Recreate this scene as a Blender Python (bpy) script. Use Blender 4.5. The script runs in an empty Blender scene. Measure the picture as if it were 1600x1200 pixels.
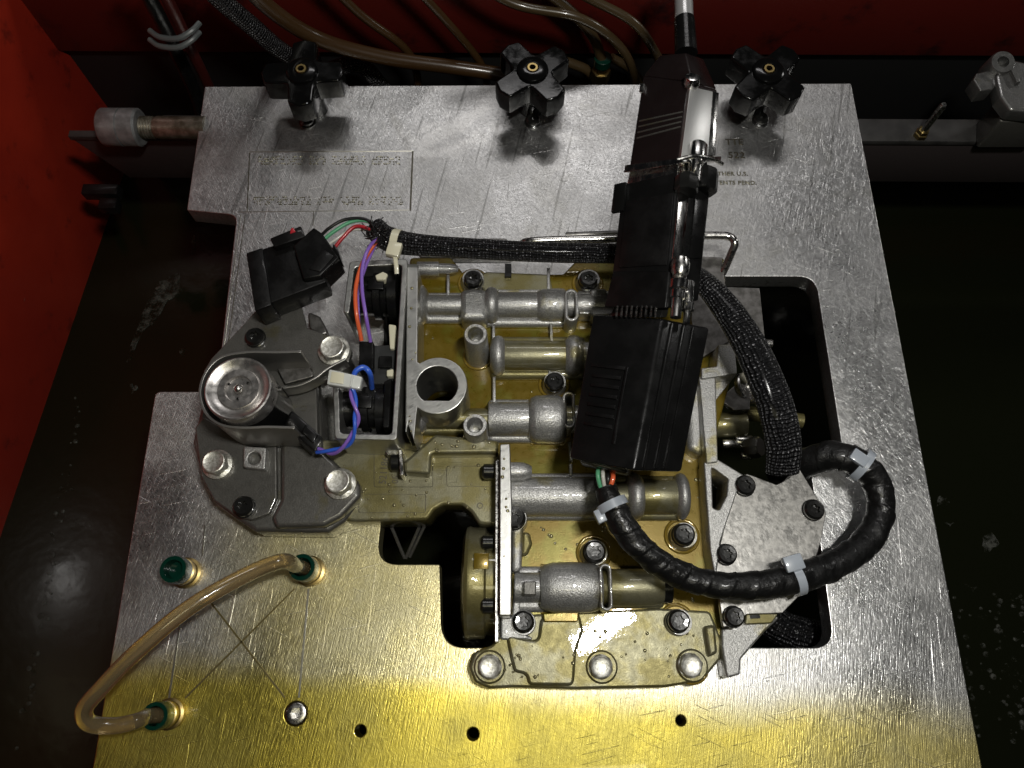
import bpy, bmesh, math, random
from mathutils import Vector, Matrix
random.seed(7)
R = math.radians
sc = bpy.context.scene
col = sc.collection

# ------------------------------------------------------------------ camera
FPX, TILT, ROLL, CAMH = 1200.0, R(20.0), R(0.3), 0.382
cam_d = bpy.data.cameras.new('camera'); cam = bpy.data.objects.new('camera', cam_d); col.objects.link(cam)
cam_d.sensor_fit = 'HORIZONTAL'; cam_d.sensor_width = 36.0; cam_d.lens = 36.0 * FPX / 1600
cam_d.clip_start = 0.01; cam_d.clip_end = 50
CROT = Matrix.Rotation(TILT, 3, 'X') @ Matrix.Rotation(ROLL, 3, 'Z')
CPOS = Vector((0, 0, CAMH))
cam.matrix_world = Matrix.Translation(CPOS) @ CROT.to_4x4()
sc.camera = cam

# ------------------------------------------------------------------ light
sc.view_settings.view_transform = 'Standard'; sc.view_settings.look = 'None'
sc.view_settings.exposure = 0.0; sc.view_settings.gamma = 1.0
w = bpy.data.worlds.new('World'); sc.world = w; w.use_nodes = True
w.node_tree.nodes['Background'].inputs[0].default_value = (0.9, 0.95, 1.0, 1)
w.node_tree.nodes['Background'].inputs[1].default_value = 0.005
def area(name, loc, target, sx, sy, power, colr, rot=0):
    l = bpy.data.lights.new(name, 'AREA'); l.shape = 'RECTANGLE'; l.size = sx; l.size_y = sy
    l.energy = power; l.color = colr
    o = bpy.data.objects.new(name, l); col.objects.link(o); o.location = loc
    d = Vector(target) - Vector(loc)
    o.rotation_euler = d.to_track_quat('-Z', 'Y').to_euler()
    return o
area('work_lamp', (0.11, 0.04, 0.60), (0.03, 0.16, 0), 0.075, 0.020, 1.95, (1.0, 0.98, 0.94))
area('ceiling_tube', (0.12, 1.45, 1.50), (0.0, 0.2, 0), 0.85, 0.16, 4.0, (1.0, 0.97, 0.96))
area('side_lamp', (1.65, 1.05, 0.75), (0.05, 0.2, 0.03), 0.30, 0.16, 2.4, (1.0, 0.98, 0.95))
area('added_warm_fill', (0.03, -0.17, 0.72), (0.02, 0.0, 0), 0.30, 0.08, 0.34, (1.0, 0.93, 0.60))  # added lamp, unseen; lays a warm reflection over the near plate
sc.cycles.max_bounces = 6; sc.cycles.use_denoising = True
sc.cycles.glossy_bounces = 4; sc.cycles.diffuse_bounces = 3; sc.cycles.caustics_reflective = False; sc.cycles.caustics_refractive = False; sc.cycles.sample_clamp_indirect = 4.0

# ------------------------------------------------------------------ helpers
def ray(px, py):
    d = Vector(((px - 800) / FPX, -(py - 600) / FPX, -1.0))
    return CROT @ d
def P(px, py, z=0.0):
    d = ray(px, py); t = (z - CAMH) / d.z
    return CPOS + d * t
FWD = CROT @ Vector((0, 0, -1))
def S(px, py, z=0.0):          # metres per photo pixel at that point
    return (P(px, py, z) - CPOS).dot(FWD) / FPX

def link_mesh(name, me, mat, parent=None, smooth=35):
    if mat is not None:
        me.materials.clear(); me.materials.append(mat)
    if smooth:
        me.shade_smooth(); me.set_sharp_from_angle(angle=R(smooth))
        if 'flat_top' in me:
            ev = {}
            for p in me.polygons:
                f_ = abs(p.normal.z) > .9995
                for k in p.edge_keys: ev.setdefault(k, []).append(f_)
            sh = me.attributes.get('sharp_edge') or me.attributes.new('sharp_edge', 'BOOLEAN', 'EDGE')
            for e in me.edges:
                l_ = ev.get(e.key, [])
                if len(l_) == 2 and l_[0] != l_[1]: sh.data[e.index].value = True
    o = bpy.data.objects.new(name, me); col.objects.link(o)
    if parent is not None:
        b = Vector((0, 0, 0)); p = parent
        while p is not None:
            b += Vector(p.location); p = p.parent
        me.transform(Matrix.Translation(-b)); o.parent = parent
    else:
        vs = [v.co for v in me.vertices]
        b = Vector((sum(v.x for v in vs) / len(vs), sum(v.y for v in vs) / len(vs), min(v.z for v in vs)))
        me.transform(Matrix.Translation(-b)); o.location = b
    return o
def thing(name, loc, label, cat, group=None):
    o = bpy.data.objects.new(name, None); col.objects.link(o); o.location = loc
    o.empty_display_size = 0.01
    return tag(o, label, cat, group)
def tag(o, label, cat, group=None):
    o['label'] = label; o['category'] = cat
    if group: o['group'] = group
    return o
def struct(name, me, mat, smooth=35):
    o = link_mesh(name, me, mat, None, smooth); o['kind'] = 'structure'; return o

def mesh_from(vs, fs, name='m'):
    me = bpy.data.meshes.new(name); me.from_pydata([tuple(v) for v in vs], [], fs); me.update(); return me
def join(*ms):
    vs, fs = [], []
    for m in ms:
        b = len(vs)
        vs += [v.co.copy() for v in m.vertices]; fs += [[b + i for i in p.vertices] for p in m.polygons]
    return mesh_from(vs, fs)
def fix(me):
    bm = bmesh.new(); bm.from_mesh(me); bmesh.ops.recalc_face_normals(bm, faces=bm.faces); bm.to_mesh(me); bm.free(); return me
def bevel(me, off, seg=2, ang=35):
    bm = bmesh.new(); bm.from_mesh(me)
    bmesh.ops.recalc_face_normals(bm, faces=bm.faces)
    es = [e for e in bm.edges if len(e.link_faces) == 2 and e.calc_face_angle(0) > R(ang)]
    if off > 0: bmesh.ops.bevel(bm, geom=es, offset=off, segments=seg, profile=0.5, affect='EDGES', clamp_overlap=True)
    bm.to_mesh(me); bm.free(); return me

def fillet(pts, r, seg=5):
    out = []; n = len(pts)
    for i in range(n):
        p = Vector(pts[i][:2]); a = Vector(pts[i - 1][:2]); b = Vector(pts[(i + 1) % n][:2])
        ri = r[i] if isinstance(r, (list, tuple)) else r
        d1 = a - p; d2 = b - p
        if ri <= 0 or d1.length < 1e-6 or d2.length < 1e-6: out.append(p); continue
        ang = d1.angle(d2)
        if ang > R(172): out.append(p); continue
        t = min(ri / math.tan(ang / 2), d1.length * .45, d2.length * .45)
        q1 = p + d1.normalized() * t; q2 = p + d2.normalized() * t
        for k in range(seg + 1):
            u = k / seg
            out.append((1 - u) ** 2 * q1 + 2 * u * (1 - u) * p + u * u * q2)
    return out
def circle2(c, r, n=28, ph=0):
    return [Vector((c[0] + r * math.cos(2 * math.pi * k / n + ph), c[1] + r * math.sin(2 * math.pi * k / n + ph))) for k in range(n)]
def prism2(loops, z1, z0, b=0.0004, res=2):
    """solid between z0 and z1 from world xy loops (first outer, others holes)"""
    cu = bpy.data.curves.new('c', 'CURVE'); cu.dimensions = '2D'; cu.fill_mode = 'BOTH'
    for lp in loops:
        s = cu.splines.new('POLY'); s.points.add(len(lp) - 1); s.use_cyclic_u = True
        for k, p in enumerate(lp): s.points[k].co = (p[0], p[1], 0, 1)
    b = min(b, (z1 - z0) * .45)
    cu.extrude = (z1 - z0) / 2 - b; cu.bevel_depth = b; cu.bevel_resolution = res; cu.offset = -b
    o = bpy.data.objects.new('c', cu)
    me = bpy.data.meshes.new_from_object(o)
    bpy.data.objects.remove(o); bpy.data.curves.remove(cu)
    bm = bmesh.new(); bm.from_mesh(me)
    bmesh.ops.remove_doubles(bm, verts=bm.verts, dist=2e-6)
    bmesh.ops.recalc_face_normals(bm, faces=bm.faces); bm.to_mesh(me); bm.free()
    me.transform(Matrix.Translation((0, 0, (z0 + z1) / 2))); me['flat_top'] = 1
    return me
def prism(pxs, z1, z0, r=0.0012, b=0.0004, holes=()):
    """outline given in photo pixels seen at height z1, standing straight down to z0"""
    lp = fillet([P(x, y, z1) for x, y in pxs], r)
    hs = [fillet([P(x, y, z1) for x, y in h], r) if len(h) > 2 and not isinstance(h[0], str) else h for h in holes]
    return prism2([lp] + hs, z1, z0, b)

def catmull(pts, n=8):
    pts = [Vector(p) for p in pts]; out = []
    q = [2 * pts[0] - pts[1]] + pts + [2 * pts[-1] - pts[-2]]
    for i in range(1, len(q) - 2):
        for k in range(n):
            t = k / n
            out.append(0.5 * ((2 * q[i]) + (-q[i - 1] + q[i + 1]) * t + (2 * q[i - 1] - 5 * q[i] + 4 * q[i + 1] - q[i + 2]) * t * t
                              + (-q[i - 1] + 3 * q[i] - 3 * q[i + 1] + q[i + 2]) * t ** 3))
    out.append(pts[-1]); return out
def tube(path, rad, seg=14, smooth=8, rfun=None, flat=1.0, cap=True):
    """round bar along a path; writes a UV map (around, along in metres)"""
    pts = catmull(path, smooth) if smooth else [Vector(p) for p in path]
    n = len(pts)
    t0 = (pts[1] - pts[0]).normalized()
    up = Vector((0, 0, 1)) if abs(t0.z) < .9 else Vector((1, 0, 0))
    nrm = (up - t0 * up.dot(t0)).normalized()
    vs, fs, L = [], [], 0.0; lens = []
    for i, p in enumerate(pts):
        t = (pts[min(i + 1, n - 1)] - pts[max(i - 1, 0)]).normalized()
        nrm = (nrm - t * nrm.dot(t)).normalized(); bi = t.cross(nrm)
        if i: L += (p - pts[i - 1]).length
        lens.append(L)
        r = rad if not isinstance(rad, (list, tuple)) else None
        if r is None:
            f = i / (n - 1) * (len(rad) - 1); k = min(int(f), len(rad) - 2); r = rad[k] + (rad[k + 1] - rad[k]) * (f - k)
        for s in range(seg):
            a = 2 * math.pi * s / seg
            rr = r * (rfun(a, L) if rfun else 1)
            vs.append(p + nrm * math.cos(a) * rr * flat + bi * math.sin(a) * rr)
    for i in range(n - 1):
        for s in range(seg):
            s2 = (s + 1) % seg
            fs.append([i * seg + s, i * seg + s2, (i + 1) * seg + s2, (i + 1) * seg + s])
    nside = len(fs)
    if cap:
        fs.append(list(range(seg))[::-1]); fs.append([(n - 1) * seg + s for s in range(seg)])
    me = mesh_from(vs, fs)
    uv = me.uv_layers.new(name='UVMap').data
    for pi, p in enumerate(me.polygons):
        if pi >= nside: continue
        i, s = divmod(pi, seg)
        for li, (u, v) in zip(p.loop_indices, ((s, i), (s + 1, i), (s + 1, i + 1), (s, i + 1))):
            uv[li].uv = (u / seg, lens[v])
    bm = bmesh.new(); bm.from_mesh(me); bmesh.ops.recalc_face_normals(bm, faces=bm.faces); bm.to_mesh(me); bm.free()
    return me
def lathe(prof, p0, axis=(0, 0, 1), seg=32, rf=None, up=None):
    """prof = [(distance along axis, radius)], swept about axis from p0; rf(theta,i) scales radius"""
    a = Vector(axis).normalized()
    u = Vector(up) if up is not None else (Vector((1, 0, 0)) if abs(a.x) < .9 else Vector((0, 1, 0)))
    u = (u - a * u.dot(a)).normalized(); v = a.cross(u); p0 = Vector(p0)
    vs, fs = [], []
    for i, (d, r) in enumerate(prof):
        for s in range(seg):
            th = 2 * math.pi * s / seg
            rr = r * (rf(th, i) if rf else 1)
            vs.append(p0 + a * d + (u * math.cos(th) + v * math.sin(th)) * rr)
    for i in range(len(prof) - 1):
        for s in range(seg):
            s2 = (s + 1) % seg
            fs.append([i * seg + s, i * seg + s2, (i + 1) * seg + s2, (i + 1) * seg + s])
    fs.append(list(range(seg))[::-1]); fs.append([(len(prof) - 1) * seg + s for s in range(seg)])
    return fix(mesh_from(vs, fs))
def obox(c, ax, ay, az, b=0.0006, seg=2):
    """box by centre and three half-axis vectors"""
    c, ax, ay, az = Vector(c), Vector(ax), Vector(ay), Vector(az)
    vs = [c + sx * ax + sy * ay + sz * az for sz in (-1, 1) for sy in (-1, 1) for sx in (-1, 1)]
    fs = [[0, 2, 3, 1], [4, 5, 7, 6], [0, 1, 5, 4], [2, 6, 7, 3], [0, 4, 6, 2], [1, 3, 7, 5]]
    return bevel(mesh_from(vs, fs), b, seg)
def hexa(q0, q1, b=0.0006, seg=2):
    """solid between two quads (lists of four points)"""
    return bevel(mesh_from(list(q0) + list(q1), [[3, 2, 1, 0], [4, 5, 6, 7], [0, 1, 5, 4], [1, 2, 6, 5], [2, 3, 7, 6], [3, 0, 4, 7]]), b, seg)
def bar2(a, b, wd, z1, z0, bev=0.0001):
    """straight strip seen from a to b (photo pixels at z1), width in metres"""
    a = P(*a, z1); b = P(*b, z1); d = (b - a); n = Vector((-d.y, d.x, 0)).normalized() * wd / 2
    return prism2([[a + n, a - n, b - n, b + n]], z1, z0, bev, 1)
def text_mesh(s, size, loc, rotz=0, depth=0.0002, space=1.05, bold=0.0, sx=1.0, bev=0.0):
    cu = bpy.data.curves.new('t', 'FONT'); cu.body = s; cu.size = size; cu.extrude = depth; cu.space_character = space; cu.offset = bold
    cu.resolution_u = 3; cu.bevel_depth = bev; cu.bevel_resolution = 0
    o = bpy.data.objects.new('t', cu); me = bpy.data.meshes.new_from_object(o)
    bpy.data.objects.remove(o); bpy.data.curves.remove(cu)
    me.transform(Matrix.Translation(loc) @ Matrix.Rotation(rotz, 4, 'Z') @ Matrix.Diagonal((sx, 1, 1, 1)))
    return me

# ------------------------------------------------------------------ materials
def M(name, base, metal=0.0, rough=0.5, coat=0.0, coat_r=0.05, coat_tint=None, ior=1.5, trans=0.0, sheen=0.0):
    m = bpy.data.materials.new(name); m.use_nodes = True
    b = m.node_tree.nodes['Principled BSDF']; i = b.inputs
    i['Base Color'].default_value = (*base, 1); i['Metallic'].default_value = metal; i['Roughness'].default_value = rough
    i['Coat Weight'].default_value = coat; i['Coat Roughness'].default_value = coat_r; i['IOR'].default_value = ior
    i['Transmission Weight'].default_value = trans
    if coat_tint: i['Coat Tint'].default_value = (*coat_tint, 1)
    return m
class NT:
    def __init__(s, m): s.t = m.node_tree; s.b = s.t.nodes['Principled BSDF']; s.tc = s.n('ShaderNodeTexCoord')
    def n(s, typ, **kw):
        nd = s.t.nodes.new(typ)
        for k, v in kw.items(): setattr(nd, k, v)
        return nd
    def L(s, a, b): s.t.links.new(a, b)
    def noise(s, scale, detail=3, rough=.55, vec=None, rot=None, scl=None, dist=0):
        nd = s.n('ShaderNodeTexNoise'); nd.inputs['Scale'].default_value = scale; nd.inputs['Detail'].default_value = detail
        nd.inputs['Roughness'].default_value = rough; nd.inputs['Distortion'].default_value = dist
        v = vec or s.tc.outputs['Object']
        if rot is not None or scl is not None:
            mp = s.n('ShaderNodeMapping'); s.L(v, mp.inputs[0])
            mp.vector_type = 'TEXTURE'
            if rot is not None: mp.inputs['Rotation'].default_value = (0, 0, rot)
            if scl is not None: mp.inputs['Scale'].default_value = tuple(1 / c for c in scl)
            v = mp.outputs[0]
        s.L(v, nd.inputs['Vector']); return nd.outputs['Fac']
    def ramp(s, x, a, b, c0=0.0, c1=1.0):
        nd = s.n('ShaderNodeMapRange'); nd.interpolation_type = 'SMOOTHSTEP'
        s.L(x, nd.inputs[0]); nd.inputs[1].default_value = a; nd.inputs[2].default_value = b
        nd.inputs[3].default_value = c0; nd.inputs[4].default_value = c1; return nd.outputs[0]
    def math(s, op, a, b=None, c=None):
        nd = s.n('ShaderNodeMath', operation=op)
        for k, v in enumerate((a, b, c)):
            if v is None: continue
            if isinstance(v, (int, float)): nd.inputs[k].default_value = v
            else: s.L(v, nd.inputs[k])
        return nd.outputs[0]
    def mix(s, f, a, b):
        nd = s.n('ShaderNodeMix', data_type='RGBA')
        for k, v in ((0, f), (6, a), (7, b)):
            if isinstance(v, tuple): nd.inputs[k].default_value = (*v, 1)
            elif isinstance(v, (int, float)): nd.inputs[k].default_value = v
            else: s.L(v, nd.inputs[k])
        return nd.outputs[2]
    def bump(s, h, strength=.3, dist=.001, prev=None):
        nd = s.n('ShaderNodeBump'); nd.inputs['Strength'].default_value = strength; nd.inputs['Distance'].default_value = dist
        s.L(h, nd.inputs['Height'])
        if prev is not None: s.L(prev, nd.inputs['Normal'])
        return nd.outputs[0]
    def set(s, k, v): s.L(v, s.b.inputs[k])
    def xyz(s):
        nd = s.n('ShaderNodeSeparateXYZ'); s.L(s.tc.outputs['Object'], nd.inputs[0]); return nd.outputs

AMBER = (0.62, 0.40, 0.07)
def cast_mat(name, base=(.42, .42, .40), wet=0.35, rough=.42, amber=(.42, .33, .11), metal=.85, grain=1.0, cb=.22):
    """oily die-cast aluminium: fine grain, blotches of amber fluid"""
    m = M(name, base, metal, rough, 0.6, 0.06); t = NT(m)
    g = t.noise(1500, 2, .6); g2 = t.noise(330, 3)
    blot = t.noise(55, 3, .6)
    f = t.ramp(blot, .62 - wet * .5, .74 - wet * .4)
    var = t.mix(t.ramp(g, .34, .66), tuple(c * (1 - .24 * grain) for c in base), tuple(min(1, c * (1 + .18 * grain)) for c in base))
    amb = t.mix(t.ramp(g, .34, .66), tuple(c * (1 - .22 * grain) for c in amber), tuple(min(1, c * (1 + .18 * grain)) for c in amber))
    t.set('Base Color', t.mix(t.math('MULTIPLY', f, .85), var, amb))
    t.set('Roughness', t.math('ADD', t.math('MULTIPLY', g2, .25), rough - .12))
    t.set('Coat Weight', t.ramp(blot, .32, .55, .35, 1.0)); t.b.inputs['Coat Roughness'].default_value = .03
    t.set('Normal', t.bump(g, .42 * grain, .0006, t.bump(g2, .15 * grain, .0010)))
    t.set('Coat Normal', t.bump(t.noise(330, 2, .5), cb, .0010))
    return m
m_cast = cast_mat('cast_aluminium', (.42, .418, .405), .12, .44, (.30, .265, .12), .75)
m_castg = cast_mat('cast_aluminium_oily', (.220, .208, .130), .42, .40, (.175, .150, .048), .60, .40, .025)
m_castd = cast_mat('cast_aluminium_dull', (.120, .116, .105), .10, .44, (.11, .10, .06), .6, .45, .10)
m_castm = cast_mat('zinc_die_casting', (.22, .218, .21), .05, .40, (.2, .18, .1), .85, .5)
m_floor = cast_mat('oil_covered_floor', (.172, .148, .014), .50, .30, (.175, .112, .004), .35, .20, .02)
m_mach = M('machined_face', (.62, .62, .59), 1.0, .36, .35, .05)
t = NT(m_mach); n1 = t.noise(2600, 3, .6, rot=.6, scl=(.10, 1, 1)); n2 = t.noise(260, 3)
t.set('Roughness', t.ramp(n1, .3, .7, .28, .5)); t.set('Normal', t.bump(n1, .15, .0004))
t.set('Base Color', t.mix(t.ramp(n2, .3, .7), (.46, .46, .44), (.54, .54, .51)))
m_cover = M('tumbled_steel_sheet', (.40, .39, .37), 1.0, .42, .3, .08)
t = NT(m_cover); n1 = t.noise(480, 4, .6); n2 = t.noise(120, 3)
t.set('Base Color', t.mix(t.ramp(n1, .32, .68), (.25, .245, .23), (.40, .39, .365)))
t.set('Roughness', t.ramp(n2, .3, .7, .34, .52)); t.set('Normal', t.bump(n1, .22, .0005))

m_drop = M('clear_glint_drop', (.30, .27, .15), .6, .16, 1.0, .02)
m_bead = M('amber_fluid', (.24, .16, .022), .2, .12, 1.0, .03)
# fixture plate: sanded aluminium, scratches, painted gold reflection, amber fluid film
m_plate = M('sanded_aluminium', (.62, .61, .60), 1.0, .38, 0.0, .05); t = NT(m_plate)
x, y, z = t.xyz()
sp2 = t.noise(700, 3, .6)
def hatch(rot, sc_=2300, st=.07): return t.noise(sc_, 2, .5, rot=rot, scl=(st, 1, 1))
lowr = t.ramp(y, -.02, .10, 1.0, 0.0)
h1 = t.math('MAXIMUM', t.math('MAXIMUM', hatch(R(20)), hatch(R(-38))), t.math('MAXIMUM', hatch(R(75)), hatch(R(118))))
h2 = t.math('ADD', t.math('MULTIPLY', hatch(R(80), 2100, .08), .55), t.math('MULTIPLY', h1, .38))
strk = t.math('ADD', t.math('MULTIPLY', h2, lowr), t.math('MULTIPLY', h1, t.math('SUBTRACT', 1.0, lowr)))
def scratches(rot, scale, lo, seedz):
    mp = t.n('ShaderNodeMapping'); t.L(t.tc.outputs['Object'], mp.inputs[0]); mp.inputs['Rotation'].default_value = (0, 0, rot)
    mp.vector_type = 'TEXTURE'; mp.inputs['Scale'].default_value = (24, 1, 1); mp.inputs['Location'].default_value = (seedz, seedz, seedz)
    return t.ramp(t.noise(scale, 1, .4, vec=mp.outputs[0]), lo, lo + .04)
sc_all = t.math('MAXIMUM', t.math('MAXIMUM', scratches(.22, 800, .70, 3.1), scratches(-.42, 800, .71, 7.7)), scratches(1.5, 700, .72, 5.2))
big = t.noise(14, 4, .55)
sc_all = t.math('MULTIPLY', sc_all, t.ramp(t.noise(17, 3, .6, dist=.6), .44, .62))
sc_dark = t.math('MULTIPLY', scratches(1.35, 420, .66, 9.3), t.ramp(y, .10, .2))
# fluid film: lies near-left of the body; near-edge band also paints in a gold reflection
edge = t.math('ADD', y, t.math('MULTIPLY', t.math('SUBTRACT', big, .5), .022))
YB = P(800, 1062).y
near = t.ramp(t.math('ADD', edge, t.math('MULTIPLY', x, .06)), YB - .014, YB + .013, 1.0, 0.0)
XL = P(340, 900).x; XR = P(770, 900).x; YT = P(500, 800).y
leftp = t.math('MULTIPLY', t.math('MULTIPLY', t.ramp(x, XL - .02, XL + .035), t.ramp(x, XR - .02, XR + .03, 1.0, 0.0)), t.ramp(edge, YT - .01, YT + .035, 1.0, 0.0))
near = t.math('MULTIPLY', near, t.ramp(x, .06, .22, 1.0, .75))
film_and_sheen = t.math('MAXIMUM', near, t.math('MULTIPLY', leftp, .62))
basec = t.mix(t.ramp(sp2, .36, .66), (.52, .52, .515), (.66, .66, .65))
basec = t.mix(t.math('MULTIPLY', t.ramp(big, .45, .7), .35), basec, (.45, .44, .42))
basec = t.mix(t.math('MULTIPLY', t.ramp(strk, .56, .74), .7), basec, (.86, .85, .83)); basec = t.mix(t.math('MULTIPLY', sc_all, .7), basec, (.93, .92, .90))
basec = t.mix(t.math('MULTIPLY', sc_dark, .55), basec, (.22, .22, .21)); smear = t.ramp(t.noise(22, 5, .65, dist=1.2), .50, .66)
basec = t.mix(t.math('MULTIPLY', smear, .30), basec, (.42, .41, .36))
t.set('Base Color', t.mix(t.math('MULTIPLY', film_and_sheen, .92), basec, t.mix(t.ramp(t.noise(30, 4, .6), .35, .65), (.56, .45, .038), (.41, .34, .04))))
t.set('Roughness', t.math('ADD', t.ramp(strk, .3, .7, .27, .41), t.math('ADD', t.math('MULTIPLY', film_and_sheen, .05), t.ramp(big, .35, .65, -.07, .07))))
nb = t.bump(sp2, .12, .0006); nb = t.bump(strk, .42, .0005, nb); nb = t.bump(sc_all, .35, .0004, nb)
t.set('Normal', nb)
pool = t.math('MULTIPLY', film_and_sheen, t.ramp(t.noise(26, 2, .5), .40, .56))
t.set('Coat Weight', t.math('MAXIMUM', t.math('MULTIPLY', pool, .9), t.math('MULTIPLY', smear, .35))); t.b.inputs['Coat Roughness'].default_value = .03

m_steel = M('bright_steel', (.62, .61, .58), 1.0, .25)
t = NT(m_steel); t.set('Roughness', t.ramp(t.noise(500, 3), .3, .7, .18, .36))
m_zinc = M('zinc_bolt', (.66, .65, .60), .85, .46); t = NT(m_zinc)
n1 = t.noise(700, 3, .6); t.set('Normal', t.bump(n1, .25, .0006)); t.set('Base Color', t.mix(t.ramp(n1, .35, .65), (.50, .49, .43), (.80, .79, .73)))
m_dsteel = M('dull_steel', (.20, .195, .185), .9, .42); t = NT(m_dsteel)
n1 = t.noise(260, 4, .6); t.set('Base Color', t.mix(t.ramp(n1, .3, .7), (.13, .125, .115), (.26, .25, .24))); t.set('Normal', t.bump(n1, .12, .0006))
m_strap = M('strap_steel', (.34, .33, .31), .9, .40)
m_oxide = M('black_oxide', (.018, .018, .017), .5, .28, .8, .06); t = NT(m_oxide); t.set('Normal', t.bump(t.noise(900, 2), .12, .0005))
m_can = M('spun_steel', (.52, .50, .48), .9, .40); t = NT(m_can)
n1 = t.noise(350, 3); t.set('Roughness', t.ramp(n1, .3, .7, .26, .42)); t.set('Normal', t.bump(n1, .10, .0006))
m_chrome = M('nickel_shell', (.72, .71, .69), 1.0, .16); t = NT(m_chrome)
n1 = t.noise(380, 3, .6, scl=(1, .25, 1)); t.set('Roughness', t.ramp(n1, .3, .7, .10, .30)); t.set('Normal', t.bump(n1, .06, .0006))
m_brass = M('brass', (.36, .27, .11), 1.0, .34)
def plastic(name, base, rough=.35, coat=.5, bump=.1, sc_=600):
    m = M(name, base, 0, rough, coat, .08); t = NT(m)
    n1 = t.noise(sc_, 3); n2 = t.noise(90, 3)
    t.set('Normal', t.bump(n1, bump, .0005)); t.set('Roughness', t.ramp(n2, .3, .7, max(.05, rough - .12), rough + .14))
    t.set('Coat Weight', t.ramp(n2, .4, .6, 0.0, coat)); t.b.inputs['Specular IOR Level'].default_value = .24; return m
m_alu = M('satin_aluminium', (.86, .86, .84), 1.0, .42); t = NT(m_alu); t.set('Normal', t.bump(t.noise(500, 3), .06, .0005))
m_blk = plastic('black_plastic', (.006, .006, .006), .30, .35)
m_blkm = plastic('black_plastic_matt', (.005, .0048, .0048), .42, .2, .2)
m_knob = plastic('knob_plastic', (.004, .004, .004), .13, .3, .03)
m_hood = plastic('black_hood_red_reflection', (.012, .008, .008), .30, .5)  # red tint paints in the reflection of the red wall
m_nylon = M('milky_nylon', (.70, .72, .68), 0, .40, .3, .1, trans=.15)
m_nylonb = M('milky_blue_nylon', (.58, .64, .72), 0, .36, .4, .08, trans=.40)
m_cream = M('cream_nylon', (.66, .63, .47), 0, .4, .4, .1)
m_green = plastic('green_collar', (.002, .026, .016), .25, .8)
m_hose = M('amber_clear_hose', (.58, .43, .22), 0, .16, .8, .03, ior=1.36, trans=.80); t = NT(m_hose)
t.set('Normal', t.bump(t.noise(160, 2), .05, .001))
m_hosed = M('stained_hose_shaded', (.045, .023, .008), 0, .30, .4, .1)  # brown stain, base darkened further for shade behind the plate
m_hosel = M('pale_hose_shaded', (.060, .040, .018), 0, .32, .4, .1, trans=.1)  # pale hose with shade darkened into its colour
m_pvc = M('grey_cap', (.40, .41, .41), .55, .42); t = NT(m_pvc); t.set('Base Color', t.mix(t.ramp(t.noise(160, 4), .3, .7), (.17, .172, .172), (.30, .305, .305)))
m_pipe = M('zinc_pipe', (.26, .24, .19), .8, .38); t = NT(m_pipe); t.set('Base Color', t.mix(t.ramp(t.noise(180, 4), .35, .65), (.16, .14, .10), (.34, .31, .25)))
m_red = M('red_paint', (.26, .020, .010), 0, .38, .35, .12); t = NT(m_red)
n1 = t.noise(9, 4, .6); n2 = t.noise(45, 4, .65)
t.set('Base Color', t.mix(t.math('MULTIPLY', t.ramp(n2, .56, .72), .55), t.mix(t.ramp(n1, .3, .7), (.42, .030, .012), (.32, .020, .009)), (.05, .008, .006)))
t.set('Normal', t.bump(n2, .12, .002))
m_redg = M('grimy_shaded_red_paint', (.10, .010, .006), 0, .45); t = NT(m_redg)  # blotches are grime; base red is darkened to stand in for shade
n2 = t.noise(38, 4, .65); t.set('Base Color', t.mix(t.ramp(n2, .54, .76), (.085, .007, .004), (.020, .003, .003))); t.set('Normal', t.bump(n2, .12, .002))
m_gap_shade = M('painted_gap_shade', (.008, .008, .008), 0, .5)  # black stands in for the dark gap below the red wall
m_railm = M('rail_steel', (.10, .095, .09), .2, .46); t = NT(m_railm)
t.set('Base Color', t.mix(t.ramp(t.noise(70, 4, .6), .3, .7), (.028, .027, .026), (.052, .050, .048)))
m_web = M('rail_web_paint', (.042, .034, .034), .1, .42)
m_oil = M('dark_oil', (.0065, .0075, .003), 0, .13, ior=1.45); t = NT(m_oil)
n1 = t.noise(16, 3, .5, dist=.4); t.set('Normal', t.bump(n1, .10, .006, t.bump(t.noise(90, 2), .06, .002)))
m_foam = M('oil_foam_and_glints', (.075, .078, .064), 0, .5)
t = NT(m_foam); t.set('Alpha', t.math('MULTIPLY', t.ramp(t.noise(120, 5, .7), .44, .66), .8)); t.set('Normal', t.bump(t.noise(800, 2), .5, .001))
m_eng = M('engraved_bright', (.78, .76, .66), 1.0, .30)
m_scribe = M('scribed_line', (.24, .20, .09), .9, .4)
m_engm = M('cut_lettering', (.30, .29, .22), .9, .38)
m_engd = M('engraved_dark', (.11, .10, .075), .7, .45)
def wire(name, c): return M(name, c, 0, .32, .4, .08)
w_red, w_grn, w_blk, w_wht = wire('red_wire', (.42, .02, .03)), wire('green_wire', (.10, .36, .19)), wire('black_wire', (.012, .012, .012)), wire('white_wire', (.55, .55, .5))
w_org, w_pur, w_blu = wire('orange_wire', (.75, .13, .045)), wire('purple_wire', (.24, .13, .52)), wire('blue_wire', (.035, .12, .62))
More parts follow.
